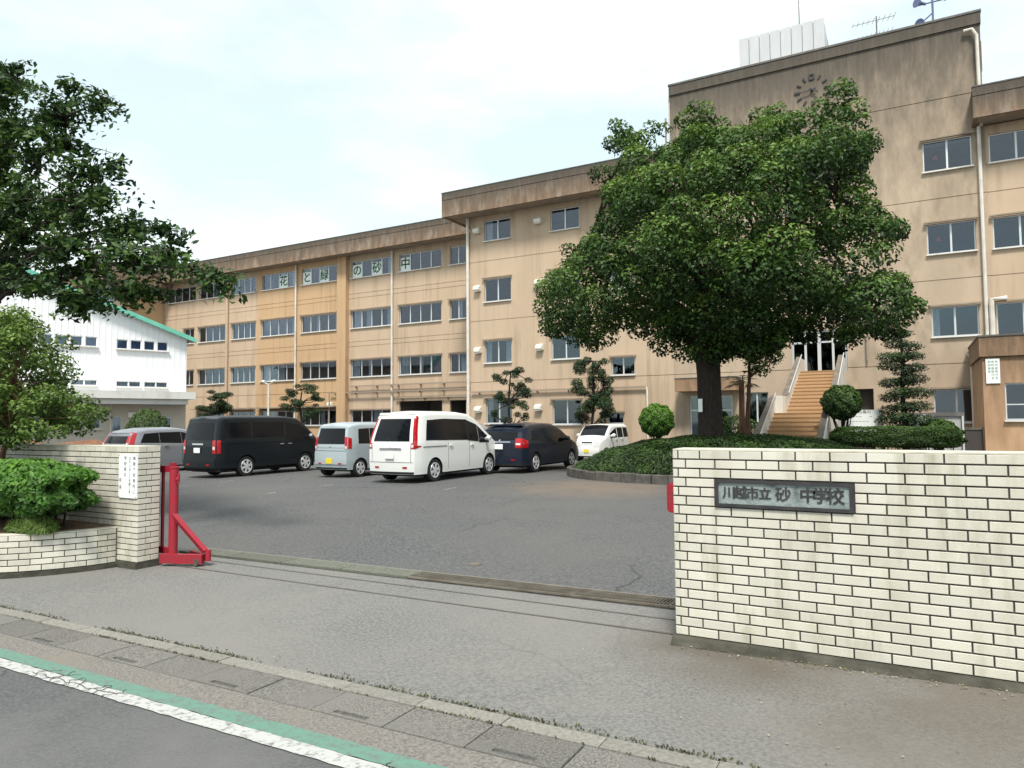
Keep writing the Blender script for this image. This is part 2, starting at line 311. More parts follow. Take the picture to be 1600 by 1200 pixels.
def clumps(centres, radii, per, squash=.8, shell=.45, zbias=.25, tz=.22):
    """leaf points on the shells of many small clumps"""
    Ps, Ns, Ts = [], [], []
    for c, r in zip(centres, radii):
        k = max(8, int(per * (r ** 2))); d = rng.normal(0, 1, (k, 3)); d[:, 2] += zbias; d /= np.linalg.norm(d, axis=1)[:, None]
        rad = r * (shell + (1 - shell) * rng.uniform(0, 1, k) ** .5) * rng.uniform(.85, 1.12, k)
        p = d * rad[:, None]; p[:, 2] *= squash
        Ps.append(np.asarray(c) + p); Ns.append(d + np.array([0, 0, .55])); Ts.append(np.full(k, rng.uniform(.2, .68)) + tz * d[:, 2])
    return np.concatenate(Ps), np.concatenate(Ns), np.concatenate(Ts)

def poly_in(poly, x, z):
    c = False; j = len(poly) - 1
    for i in range(len(poly)):
        xi, zi = poly[i]; xj, zj = poly[j]
        if (zi > z) != (zj > z) and x < (xj - xi) * (z - zi) / (zj - zi) + xi: c = not c
        j = i
    return c
def poly_dist(poly, x, z):
    b = 1e9
    for i in range(len(poly)):
        ax, az_ = poly[i]; bx, bz = poly[(i + 1) % len(poly)]; dx, dz = bx - ax, bz - az_
        t = max(0, min(1, ((x - ax) * dx + (z - az_) * dz) / (dx * dx + dz * dz + 1e-9)))
        b = min(b, math.hypot(x - ax - t * dx, z - az_ - t * dz))
    return b

# ------------------------------------------------------------------ ground
def g(x, y):
    return .0095 * (min(max(x, -25), 5) + 1.5) + .02 * min(max(y - 6.5, 0), 9) - .008 * min(max(y - 20, 0), 12)
def sheet(name, x0, x1, y0, y1, off, mt, nx=None, ny=1, thick=0.0, yf=None):
    mb = MB(); nx = nx or max(1, int((x1 - x0) / 1.0)); rows = []
    for i in range(nx + 1):
        x = x0 + (x1 - x0) * i / nx; rows.append([])
        for j in range(ny + 1):
            y = y0 + (y1 - y0) * j / ny
            rows[-1].append(mb.pt((x, y, g(x, y) + off)))
    for i in range(nx):
        for j in range(ny): mb.idx([rows[i][j], rows[i + 1][j], rows[i + 1][j + 1], rows[i][j + 1]])
    return mb.build(name, mt)
mb = MB(); xs = [-900, -400, -200, -120, -80] + list(range(-60, 41, 2)) + [60, 120, 300, 900]; ys = [-900, -300, -100, -40, -20, -12, -8, -4, 0, 2, 4, 6.5] + [8 + 1.5 * k for k in range(20)] + [45, 60, 90, 160, 400, 1200]
ids = [[mb.pt((x, y, g(x, y) - .012)) for y in ys] for x in xs]
for i in range(len(xs) - 1):
    for j in range(len(ys) - 1): mb.idx([ids[i][j], ids[i + 1][j], ids[i + 1][j + 1], ids[i][j + 1]])
add_cracks(M_['asphalt_yard'], .32, .006, (.03, .03, .03)); add_cracks(M_['apron'], .45, .006, (.05, .047, .042), .22); add_cracks(M_['asphalt_road'], .5, .006, (.03, .03, .03), .7)
add_spot(M_['asphalt_yard'], (-6.6, 16.3, 0), 3.2, (.22, .165, .12), .6); add_spot(M_['apron'], (.6, 5.3, 0), 2.6, (.13, .108, .085), .7); add_spot(M_['apron'], (-1.3, 5.5, 0), 1.0, (.10, .08, .06), .7)
struct(mb.build('ground', M_['asphalt_yard']))
struct(sheet('road', -60, 30, -5.0, 2.80, -.004, M_['asphalt_road'], ny=3))
M_['verge'] = mat('verge_asphalt', (.235, .215, .195), .9, (.12, .11, .10), 55, (1, 1, 1), .38, .64, bump=.5, bscale=120, col3=(.20, .18, .15), scale3=1.5)
struct(sheet('verge_strip', -60, 30, 2.80, 3.24, -.004, M_['verge']))
struct(sheet('apron', -60, 30, 3.70, 6.45, -.003, M_['apron'], ny=3))
# painted lines (worn, with gaps where the asphalt has cracked)
mb = MB()
def strip_line(mb, x0, x1, ya, yb, off, seg=.08, jit=.006):
    n = int((x1 - x0) / seg); lo = []; hi = []
    for i in range(n + 1):
        x = x0 + (x1 - x0) * i / n; lo.append(mb.pt((x, ya + random.uniform(-jit, jit), g(x, ya) + off))); hi.append(mb.pt((x, yb + random.uniform(-jit, jit), g(x, yb) + off)))
    for i in range(n): mb.idx([lo[i], lo[i + 1], hi[i + 1], hi[i]])
strip_line(mb, -40, 20, 2.885, 3.01, .003); struct(mb.build('green_line', M_['green_paint']))
mb = MB(); strip_line(mb, -40, 20, 2.775, 2.882, .003); struct(mb.build('white_line', M_['white_paint']))
# cracks across the painted line: thin dark tar-filled seams
mb = MB()
for cx in [-5.45, -5.32, -5.2, -5.06, -4.95, -4.82, -4.7, -4.6, -2.45]:
    x = cx; y = 2.77; pts = []
    while y < random.uniform(2.9, 3.0): pts.append((x, y)); x += random.uniform(-.05, .06); y += .025
    for a, b in zip(pts, pts[1:]):
        w = .004; mb.face([(a[0] - w, a[1], g(*a) + .0055), (a[0] + w, a[1], g(*a) + .0055), (b[0] + w, b[1], g(*b) + .0055), (b[0] - w, b[1], g(*b) + .0055)])
x = -5.5; pts = []
while x < -4.5: pts.append((x, 2.825 + random.uniform(-.02, .02))); x += .06
for a, b in zip(pts, pts[1:]): mb.face([(a[0], a[1] - .003, g(*a) + .006), (b[0], b[1] - .003, g(*b) + .006), (b[0], b[1] + .003, g(*b) + .006), (a[0], a[1] + .003, g(*a) + .006)])
struct(mb.build('road_cracks', M_['mortar']))
# gutter with cover slabs and a flush kerb
gut = struct(sheet('gutter', -14, 6.5, 3.24, 3.70, -.13, M_['mortar']))
def slab_mesh(slot):
    mb = MB(); w = .272; a = .157; z0, z1 = -.06, 0
    if slot:
        sy0, sy1, sx = -.130, -.088, .13
        mb.box(-w, w, -a, sy0, z0, z1); mb.box(-w, w, sy1, a, z0, z1); mb.box(-w, -sx, sy0, sy1, z0, z1); mb.box(sx, w, sy0, sy1, z0, z1); pass
    else: mb.box(-w, w, -a, a, z0, z1)
    me_o = mb.build('cover_slab', M_['slab']); me = me_o.data; bpy.data.objects.remove(me_o); return me
sm = [slab_mesh(False), slab_mesh(True)]
for k in range(-19, 16):
    x = -3.24 + .556 * (k + .5); o = inst(sm[(k + 1) % 2 if True else 0], 'cover_slab', gut, (x, 3.40 + random.uniform(-.002, .002), g(x, 3.4) + random.uniform(-.004, .003)), random.uniform(-.004, .004)); o.rotation_euler[1] = -.0095
mb = MB(); mb.box(-.298, .298, -.065, .065, -.08, .004); ko = mb.build('kerb_stone', M_['kerb']); km = ko.data; bpy.data.objects.remove(ko)
for k in range(-17, 13):
    x = -3.0 + .602 * k; o = inst(km, 'kerb_stone', gut, (x, 3.632, g(x, 3.6) + random.uniform(-.002, .002)), random.uniform(-.003, .003)); o.rotation_euler[1] = -.0095
# weeds and moss along the kerb joint: uncountable
n = 5200; X = rng.uniform(-13, 5, n); dens = np.sin(X * 2.1) + np.sin(X * 5.3 + 1) + rng.normal(0, .6, n)
side = rng.uniform(0, 1, n) < .62; Y = np.where(side, 3.705 + rng.exponential(.016, n), 3.566 + rng.normal(0, .006, n)); keep = dens > np.where(side, -.6, .6); X = X[keep]; Y = Y[keep]
P = np.stack([X, Y, np.array([g(a, b) for a, b in zip(X, Y)]) + .006], 1)
wd = leaves('roadside_weeds', P, np.tile([0, -.6, .6], (len(P), 1)), .021, leaf_mat('dry_moss', (.03, .026, .016), (.055, .055, .024), (.10, .11, .04), .2), droop=-1.0); wd['kind'] = 'stuff'
# remnants of painted bay lines in the yard, almost worn away
mb = MB()
for (x, y, ln) in ((-13.9, 14.2, .5), (-13.9, 12.4, .3), (-18.0, 14.3, .45), (-17.9, 12.9, .25), (-10.0, 14.4, .5), (-22.6, 14.0, .4)):
    for k in range(7):
        a = y + ln * k / 7; w_ = random.uniform(.02, .05); dx = random.uniform(-.02, .02); mb.face([(x - w_ + dx, a, g(x, a) - .006), (x + w_ + dx, a, g(x, a) - .006), (x + w_ * .8 + dx, a + ln / 9, g(x, a) - .006), (x - w_ * .8 + dx, a + ln / 9, g(x, a) - .006)])
struct(mb.build('worn_bay_marks', M_['white_paint']))
vc = MB().tube([(-4.72, 7.45, g(-4.72, 7.45) - .03), (-4.72, 7.45, g(-4.72, 7.45) - .004)], .085, 20).build('valve_cover', M_['grate']); tag(vc, 'small round iron valve cover in the yard asphalt beyond the drain', 'valve cover')
# gate track rails
def yt(x, base): return base - .018 * (x + 1.7)
tr = struct(MB().build('gate_track', M_['steel'])) if False else None
mb = MB()
for base in (5.705, 6.115):
    n = 40
    for i in range(n):
        xa = -8.3 + 6.7 * i / n; xb = -8.3 + 6.7 * (i + 1) / n
        for d0, d1, z in ((-.011, -.004, .006), (.004, .011, .006), (-.004, .004, .001)):
            mb.face([(xa, yt(xa, base) + d0, g(xa, 5.7) + z), (xb, yt(xb, base) + d0, g(xb, 5.7) + z), (xb, yt(xb, base) + d1, g(xb, 5.7) + z), (xa, yt(xa, base) + d1, g(xa, 5.7) + z)])
struct(mb.build('gate_track', M_['steel']))
M_['lid'] = mat('mossy_lid_concrete', (.15, .155, .125), .95, (.09, .095, .075), 30, lo=.35, hi=.65, bump=.4, bscale=90, var=.1)
dch = struct(sheet('drain_channel', -9.0, 4.0, 6.45, 6.80, .0, M_['mortar'], nx=13))
def grate_mesh(L, lid=False):
    mb = MB(); h = .155
    if lid: mb.box(-L / 2 + .004, L / 2 - .004, -h, h, -.02, .018)
    else:
        mb.box(-L / 2, L / 2, -h, -h + .02, 0.002, .02); mb.box(-L / 2, L / 2, h - .02, h, 0.002, .02); mb.box(-L / 2, -L / 2 + .012, -h + .02, h - .02, .002, .02); mb.box(L / 2 - .012, L / 2, -h + .02, h - .02, .002, .02)
        k = int(L / .033)
        for i in range(1, k): x = -L / 2 + L * i / k; mb.box(x - .0055, x + .0055, -h + .02, h - .02, .003, .019)
        for y in (-.06, .06): mb.box(-L / 2 + .012, L / 2 - .012, y - .004, y + .004, .0195, .021)
    o = mb.build('grate', M_['lid'] if lid else M_['grate']); me = o.data; bpy.data.objects.remove(o); return me
gm = grate_mesh(.994); lm = grate_mesh(.994, True)
for k in range(13):
    x = -8.5 + k; y = 6.625
    o = inst(lm if x < -4.9 else gm, 'channel_lid' if x < -4.9 else 'grate', dch, (x, y, g(x, y) + .002)); o.rotation_euler[1] = -.0095
struct(sheet('channel_edge', -9.0, 4.0, 6.80, 6.86, .0, M_['concrete'], nx=13))

# ------------------------------------------------------------------ brick walls
PZ = .0713
def brick_mesh(w, name='brick'):
    mb = MB(); h = PZ - .0118; c = .0022; a, b = w / 2, h / 2
    f = [mb.pt(p) for p in ((-a + c, -.011, -b + c), (a - c, -.011, -b + c), (a - c, -.011, b - c), (-a + c, -.011, b - c))]
    k = [mb.pt(p) for p in ((-a, 0, -b), (a, 0, -b), (a, 0, b), (-a, 0, b))]
    k0 = [mb.pt(p) for p in ((-a, -.009, -b), (a, -.009, -b), (a, -.009, b), (-a, -.009, b))]
    mb.idx(f)
    for i in range(4): j = (i + 1) % 4; mb.idx([k0[i], k0[j], f[j], f[i]]); mb.idx([k[i], k[j], k0[j], k0[i]])
    o = mb.build(name, M_['brick']); me = o.data; bpy.data.objects.remove(o); return me
BR = {}
def brick(parent, cx, y, cz, w, rot=0.0):
    key = round(w, 3)
    if key not in BR: BR[key] = brick_mesh(w)
    o = inst(BR[key], 'brick', parent, (cx, y, cz), rot + random.uniform(-.004, .004)); return o
def row_spans(x0, x1, off, pitch=.231, first=None):
    """brick spans along a course from x0 to x1; joints at first + k*pitch"""
    js = [x0]; x = off
    while x < x1 - .01:
        if x > x0 + .03: js.append(x)
        x += pitch
    js.append(x1); return list(zip(js, js[1:]))
# right wall: X -1.65 .. 4.2
WR = thing('gate_wall', 'long cream brick-tile wall right of the gate opening, carrying the name plate', 'wall')
WRY = 5.51; ZB = .062
mb = MB(); mb.box(-1.640, 4.2, WRY + .011, WRY + .30, -.3, ZB + 20 * PZ - .004); mb.build('wall_core', M_['mortar'], WR)
mb = MB(); mb.box(-1.647, 4.21, WRY + .004, WRY + .31, ZB + 20 * PZ - .003, ZB + 20 * PZ + .008); mb.build('coping', M_['coping'], WR)
mb = MB(); n = 60
for i in range(n):
    xa = -1.67 + 5.9 * i / n; xb = xa + 5.9 / n; d = random.uniform(.010, .022)
    mb.face([(xa, WRY - .135, -.06), (xb, WRY - .135, -.06), (xb, WRY - .03, ZB - .014), (xa, WRY - .03, ZB - .014)]); mb.face([(xa, WRY - .03, ZB - .014), (xb, WRY - .03, ZB - .014), (xb, WRY - .012, ZB - .006), (xa, WRY - .012, ZB - .006)]); mb.face([(xa, WRY - .012, ZB - .006), (xb, WRY - .012, ZB - .006), (xb, WRY + .02, ZB + .003), (xa, WRY + .02, ZB + .003)])
mb.face([(-1.67, WRY + .33, -.1), (-1.67, WRY - .02, -.1), (-1.67, WRY - .012, ZB - .006), (-1.67, WRY + .33, ZB - .006)])
mb.build('footing', M_['moss'], WR)
PLX0, PLX1, PLZ0, PLZ1 = -1.325, -.365, ZB + 14 * PZ + .002, ZB + 17 * PZ - .002
stuff = MB(); h = PZ - .0105
for r in range(20):
    top = 19 - r; zc = ZB + (r + .5) * PZ; joff = (-1.607 + .169 if top % 2 == 0 else -1.548 + .226)
    if top % 2 == 0: js = [(-1.65, -1.607)] + row_spans(-1.607, 4.2, -1.438)
    else: js = [(-1.65, -1.548)] + row_spans(-1.548, 4.2, -1.322)
    for xa, xb in js:
        if top in (3, 4, 5) and xb > PLX0 and xa < PLX1:
            if xa < PLX0 - .03: xb = PLX0
            elif xb > PLX1 + .03: xa = PLX1
            else: continue
        w = xb - xa - .0108; cx = (xa + xb) / 2
        if cx < .98: brick(WR, cx, WRY + .011, zc, w)
        else: stuff.box(cx - w / 2, cx + w / 2, WRY, WRY + .0105, zc - h / 2, zc + h / 2)
    # end face towards the gate opening
    for ya, yb in (((.0, .11), (.12, .29)) if r % 2 else ((.0, .17), (.18, .29))):
        w = yb - ya; stuff.box(-1.651, -1.6405, WRY + .012 + ya, WRY + .012 + yb, zc - h / 2, zc + h / 2)
stuff.build('brick_facing', M_['brick'], WR, kind='stuff')
# left wall with return end face
WL = thing('gate_wall', 'cream brick-tile wall left of the gate opening, with a white notice near its end', 'wall')
WLY = 5.46; ZL = .012; XL = -8.40
mb = MB(); mb.box(-16, XL - .011, WLY + .011, WLY + .30, -.4, ZL + 20 * PZ - .004); mb.build('wall_core', M_['mortar'], WL)
mb = MB(); mb.box(-16, XL - .003, WLY + .004, WLY + .306, ZL + 20 * PZ - .003, ZL + 20 * PZ + .008); mb.build('coping', M_['coping'], WL)
mb = MB(); mb.box(-9.0, XL + .015, WLY - .02, WLY + .32, -.3, ZL - .004); mb.build('footing', M_['moss'], WL)
stuff = MB()
for r in range(20):
    top = 19 - r; zc = ZL + (r + .5) * PZ
    offs = XL - (.231 if top % 2 == 0 else .115) - .231 * 40
    js = [j for j in row_spans(-16, XL, offs)]
    for xa, xb in js:
        w = xb - xa - .0095; cx = (xa + xb) / 2
        if cx > -10.75 or (cx > -11.3 and top < 4): brick(WL, cx, WLY + .011, zc, w)
        else: stuff.box(cx - w / 2, cx + w / 2, WLY, WLY + .0105, zc - h / 2, zc + h / 2)
    for ya, yb in (((.0, .115), (.115, .30)) if top % 2 == 0 else ((.0, .185), (.185, .30))):
        w = yb - ya - .0095; brick(WL, XL - .011, WLY + (ya + yb) / 2, zc, w, math.pi / 2)
stuff.build('brick_facing', M_['brick'], WL, kind='stuff')
# curved planter wall
PW = thing('planter', 'low curved cream brick-tile planter wall in front of the left gate wall', 'planter')
ctl = [(-8.80, 5.46), (-8.85, 5.2), (-8.96, 4.95), (-9.13, 4.68), (-9.38, 4.42), (-9.75, 4.22), (-10.3, 4.08), (-11.2, 4.0), (-16, 3.95)]
def cr_pts(c, n=12):
    o = []
    for i in range(len(c) - 1):
        p0 = Vector(c[max(i - 1, 0)]); p1 = Vector(c[i]); p2 = Vector(c[i + 1]); p3 = Vector(c[min(i + 2, len(c) - 1)])
        for k in range(n):
            t = k / n; o.append(.5 * ((2 * p1) + (p2 - p0) * t + (2 * p0 - 5 * p1 + 4 * p2 - p3) * t * t + (3 * p1 - p0 - 3 * p2 + p3) * t ** 3))
    o.append(Vector(c[-1])); return o
cp = cr_pts(ctl); acc = [0]
for a, b in zip(cp, cp[1:]): acc.append(acc[-1] + (b - a).length)
def at_s(s):
    s = max(0, min(s, acc[-1] - 1e-6)); i = int(np.searchsorted(acc, s, side='right')) - 1; i = min(i, len(cp) - 2)
    t = (s - acc[i]) / (acc[i + 1] - acc[i]); p = cp[i].lerp(cp[i + 1], t); d = (cp[i + 1] - cp[i]).normalized(); return p, d
ZP = -.01; nr = 6; mb = MB(); NS = 90; SL = 7.2
def ribbon(mb, o0, o1, z0, z1):
    R = []
    for i in range(NS + 1):
        p, d = at_s(SL * i / NS); nrm = Vector((d.y, -d.x)); a = p - nrm * o0; b = p - nrm * o1
        gz = g(p.x, p.y)
        R.append([mb.pt((a.x, a.y, z0)), mb.pt((a.x, a.y, z1)), mb.pt((b.x, b.y, z1)), mb.pt((b.x, b.y, z0))])
    for i in range(NS):
        for k in range(4): mb.idx([R[i][k], R[i + 1][k], R[i + 1][(k + 1) % 4], R[i][(k + 1) % 4]])
    mb.idx(R[0]); mb.idx(R[-1][::-1])
ribbon(mb, -.011, -.13, -.35, ZP + nr * PZ - .002); mb.build('wall_core', M_['mortar'], PW)
mb = MB(); ribbon(mb, -.004, -.14, ZP + nr * PZ - .001, ZP + nr * PZ + .009); mb.build('coping', M_['coping'], PW)
mb = MB(); ribbon(mb, .02, -.1, -.35, ZP - .006); mb.build('footing', M_['moss'], PW)
for r in range(nr):
    zc = ZP + (r + .5) * PZ; s = .0 if r % 2 else -.115
    while s < SL - .1:
        a = max(s, 0.012); b = s + .231; p, d = at_s((a + b) / 2); ow = Vector((-d.y, d.x)); w = b - a - .0095
        brick(PW, p.x - ow.x * .011, p.y - ow.y * .011, zc, w, math.atan2(ow.x, -ow.y)); s += .231
soil = MB(); top = []
pts = [at_s(SL * i / 60) for i in range(61)]
front = [(p.x - (-d.y) * .13, p.y - d.x * .13) for p, d in pts]
for (x, y) in front:
    top.append([soil.pt((x, y, .36)), soil.pt((x, (y + 5.46) / 2, .42)), soil.pt((x, 5.465, .45))])
for i in range(60):
    for k in range(2): soil.idx([top[i][k], top[i][k + 1], top[i + 1][k + 1], top[i + 1][k]])
soil.build('soil', M_['soil'], PW)

# notice on the left wall
nb = MB(); nb.box(-8.775, -8.405, WLY - .016, WLY - .002, .80, 1.345)
nb.mi = 1
cols = [(-8.455, '無断で校地内に', .054), (-8.545, '立ち入ることを禁じま', .044), (-8.64, '学校長の', .054)]
for cx, st, sz in cols:
    for i, ch in enumerate(st): text_into(nb, ch, sz * 1.05, (cx, WLY - .0185, 1.305 - .012 - i * sz * (1.28 if sz > .05 else 1.05)), (1, 0, 0), (0, 0, 1), 1)
for i, ch in enumerate('校長'): text_into(nb, ch, .05, (-8.735, WLY - .0185, 1.02 - i * .09), (1, 0, 0), (0, 0, 1), 1)
ns = nb.build('notice_board', [M_['paper'], M_['black_ink']]); tag(ns, 'white upright notice with columns of small black writing on the left gate wall', 'notice')
for sx, sz_ in ((-8.76, 1.33), (-8.42, 1.33), (-8.76, .815), (-8.42, .815)):
    mb = MB(); mb.tube([(sx, WLY - .017, sz_), (sx, WLY - .021, sz_)], .006, 8); mb.build('screw', M_['steel'], ns)

# school name plate, sunk in the right wall
NP = thing('name_plate', 'dark framed school name plate with brush lettering set into the right gate wall', 'name plate')
a, b, c, d = PLX0 + .004, PLX1 - .004, PLZ0 + .003, PLZ1 - .003
mb = MB(); t = .024
mb.box(a, b, WRY - .016, WRY + .02, d - t, d); mb.box(a, b, WRY - .016, WRY + .02, c, c + t); mb.box(a, a + t, WRY - .0159, WRY + .02, c + t, d - t); mb.box(b - t, b, WRY - .0159, WRY + .02, c + t, d - t)
mb.build('frame', M_['stone'], NP)
mb = MB(); mb.box(a + t, b - t, WRY - .002, WRY + .02, c + t, d - t); mb.build('plate', M_['bronze'], NP)
L = b - a - 2 * t
for i, (ch, dx, s_) in enumerate([('川', .08, .10), ('越', .165, .105), ('市', .255, .10), ('立', .345, .095), ('砂', .475, .115), ('中', .645, .12), ('学', .735, .12), ('校', .83, .125)]):
    mb = MB(); text_into(mb, ch, s_ * .98, (a + t + dx * L / .905 * .98, WRY - .0075, (c + d) / 2 + random.uniform(-.004, .004)), (1, 0.0, .03), (0, 0, 1), 0)
    for kx, kz in ((.0028, 0), (-.0028, .001), (0, .002)): text_into(mb, ch, s_ * .98, (a + t + dx * L / .905 * .98 + kx, WRY - .0075 - .0004 * (1 + kx * 100), (c + d) / 2 + kz), (1, 0.0, .03), (0, 0, 1), 0)
    mb.build('raised_character', M_['stone'], NP)

# ------------------------------------------------------------------ sliding gate ends
GL = thing('sliding_gate', 'end of the red steel sliding gate, rolled back behind the left gate wall', 'gate')
mb = MB(); mb.box(-8.36, -8.30, 5.86, 5.92, .02, 1.22); mb.tube([(-8.235, 5.84, .02), (-8.235, 5.84, 1.16)], .055, 12); mb.build('post', M_['red'], GL, smooth=True)
mb = MB(); mb.tube([(-8.235, 5.84, 1.16), (-8.235, 5.84, 1.175)], .062, 12); mb.build('post_cap', M_['red'], GL)
mb = MB(); mb.tube([(-8.14, 5.84, 1.02), (-8.17, 5.83, 1.02)], .025, 8); mb.tube([(-8.15, 5.84, 1.09), (-8.15, 5.84, .97)], .018, 6); mb.build('latch', M_['red'], GL)
mb = MB(); mb.tube([(-8.22, 5.82, .58), (-7.80, 5.98, .12)], .042, 4); mb.build('brace', M_['red'], GL)
def bar(p, q, w, z0, z1, name, par, mt=M_['red']):
    p = Vector(p); q = Vector(q); d = (q - p).normalized(); nrm = Vector((-d.y, d.x)) * w / 2; mb = MB()
    c4 = [p - nrm, q - nrm, q + nrm, p + nrm]; lo = [mb.pt((v.x, v.y, z0)) for v in c4]; hi = [mb.pt((v.x, v.y, z1)) for v in c4]
    mb.idx(lo[::-1]); mb.idx(hi)
    for i in range(4): mb.idx([lo[i], lo[(i + 1) % 4], hi[(i + 1) % 4], hi[i]])
    return mb.build(name, mt, par)
bar((-8.33, 5.74), (-7.80, 5.95), .07, -.03, .085, 'foot_rail', GL)
bar((-8.25, 6.12), (-7.80, 6.02), .05, -.010, .073, 'foot_rail', GL)
mb = MB(); mb.tube([(-7.77, 6.0, .0), (-7.77, 6.0, .135)], .036, 10); mb.build('foot_end', M_['red'], GL, smooth=True)
for wx, wy in ((-7.86, 5.9), (-8.6, 5.9)):
    mb = MB(); mb.tube([(wx, wy - .02, -.01), (wx, wy + .02, -.01)], .045, 14); mb.build('wheel', M_['steel'], GL)
mb = MB(); mb.box(-14, -8.35, 5.86, 5.91, 1.10, 1.18); mb.box(-14, -8.35, 5.86, 5.91, .06, .14); mb.build('gate_rail', M_['red'], GL)
for k in range(40):
    x = -8.52 - k * .14; mb = MB(); mb.box(x - .015, x + .015, 5.87, 5.90, .14, 1.10); mb.build('baluster', M_['red'], GL)
GR = thing('sliding_gate', 'end of the other red sliding gate, peeking out behind the right gate wall', 'gate')
mb = MB(); mb.tube([(-1.70, 6.12, .03), (-1.70, 6.12, 1.22)], .035, 10); mb.build('post', M_['red'], GR, smooth=True)
mb = MB(); mb.prism([(-1.865, .925), (-1.88, .95), (-1.88, 1.15), (-1.865, 1.17), (-1.73, 1.19), (-1.73, .90)], 6.09, 6.15); mb.build('latch_box', M_['red'], GR)
mb = MB(); mb.box(-1.70, 4, 6.10, 6.14, 1.12, 1.20); mb.box(-1.70, 4, 6.10, 6.14, .08, .16); mb.build('gate_rail', M_['red'], GR)
for k in range(40):
    x = -1.56 + k * .14; mb = MB(); mb.box(x - .015, x + .015, 6.105, 6.135, .16, 1.12); mb.build('baluster', M_['red'], GR)

# ------------------------------------------------------------------ facade builder
def facade(mb, x0, x1, z0, z1, Y, ops=(), grooves=(), reveal=.16, gw=.035, gd=.03):
    xs = sorted({x0, x1, *[v for o in ops for v in o[:2]]}); zs = sorted({z0, z1, *[v for o in ops for v in o[2:4]], *[v for gz in grooves for v in (gz - gw / 2, gz + gw / 2)]})
    xs = [v for v in xs if x0 <= v <= x1]; zs = [v for v in zs if z0 <= v <= z1]
    def dep(i, j):
        if i < 0 or j < 0 or i >= len(xs) - 1 or j >= len(zs) - 1: return 0
        cx = (xs[i] + xs[i + 1]) / 2; cz = (zs[j] + zs[j + 1]) / 2
        for o in ops:
            if o[0] < cx < o[1] and o[2] < cz < o[3]: return None
        for gz in grooves:
            if abs(cz - gz) < gw / 2: return gd
        return 0
    for i in range(len(xs) - 1):
        for j in range(len(zs) - 1):
            d = dep(i, j); a, b, c, e = xs[i], xs[i + 1], zs[j], zs[j + 1]
            if d is not None: mb.face([(a, Y + d, c), (b, Y + d, c), (b, Y + d, e), (a, Y + d, e)])
            dd = reveal if d is None else d
            for (ni, nj, p, q) in ((i - 1, j, (a, c), (a, e)), (i + 1, j, (b, e), (b, c)), (i, j - 1, (b, c), (a, c)), (i, j + 1, (a, e), (b, e))):
                nd = dep(ni, nj); nd = reveal if nd is None else nd
                if dd > nd + 1e-5: mb.face([(p[0], Y + nd, p[1]), (q[0], Y + nd, q[1]), (q[0], Y + dd, q[1]), (p[0], Y + dd, p[1])])
    return mb

def window(par, xa, xb, za, zb, Y, n, curtains=(), sill=True, T=None, poster=None, rail=False, mt=None, label=None, fw=.045, glass='glass', hood=False, curt='curtain'):
    """frame with mullions (the window), a pane per light, sill, curtains; Y = glass plane"""
    xa += .003; xb -= .003; za += .003; zb -= .003
    mb = MB(T); mb.box(xa, xb, Y - .03, Y + .03, zb - fw, zb); mb.box(xa, xb, Y - .03, Y + .03, za, za + fw)
    mb.box(xa, xa + fw, Y - .029, Y + .03, za + fw, zb - fw); mb.box(xb - fw, xb, Y - .029, Y + .03, za + fw, zb - fw)
    w = (xb - xa) / n
    for i in range(1, n):
        x = xa + w * i; f2 = .036 if i % 2 else .028; mb.box(x - f2, x + f2, Y - .028, Y + .028, za + fw, zb - fw)
    if rail: mb.box(xa + fw, xb - fw, Y - .02, Y + .02, za + .42 * (zb - za) - .02, za + .42 * (zb - za) + .02)
    win = mb.build('window', mt or M_['alu'], par, label=label)
    for i in range(n):
        p = MB(T); q = random.uniform(-.004, .004); p.box(xa + w * i + .03, xa + w * (i + 1) - .03, Y + .004 + q, Y + .009 + q, za + fw, zb - fw); p.build('pane', M_[glass], win)
    if sill:
        s = MB(T); s.box(xa - .05, xb + .05, Y - .23, Y - .032, za - .06, za - .003); s.build('sill', M_['sill'], win)
    if hood:
        s = MB(T); s.box(xa - .1, xb + .1, Y - .30, Y - .165, zb + .03, zb + .09); s.build('lintel_hood', M_['soffit'], win)
    for c0, c1 in curtains:
        s = MB(T); k = max(4, int((c1 - c0) / .07)); prev = None
        for i in range(k + 1):
            x = xa + (xb - xa) * 0 + c0 + (c1 - c0) * i / k; y = Y + .055 + .025 * math.sin(i * 1.9)
            cur = (s.pt((x, y, za + .02)), s.pt((x, y, zb - .02)))
            if prev: s.idx([prev[0], cur[0], cur[1], prev[1]])
            prev = cur
        s.build('curtain', M_[curt], win, smooth=False)
    if poster:
        for idx_, ch in poster:
            px0 = xa + w * idx_ + .03; px1 = xa + w * (idx_ + 1) - .03; s = MB(T); s.box(px0, px1, Y - .010, Y - .006, za + fw + .01, za + fw + .01 + .92); s.mi = 1
            [text_into(s, ch, .86, ((px0 + px1) / 2 + kx, Y - .0115 - abs(kx) * .02, za + fw + .47 + kz), (1, 0, 0), (0, 0, 1), 1) for kx, kz in ((0, 0), (.02, .0), (-.02, .01), (.01, -.02))]; s.build('poster', [M_['paper'], M_['green_ink']], win, label='white sheet with a large green character')
    return win

SB = thing('school_building', 'long four-storey tan school building with brown eaves and a taller clock wall', 'school building', (0, 0, 0))
GRV = (4.02, 7.61, 11.12)
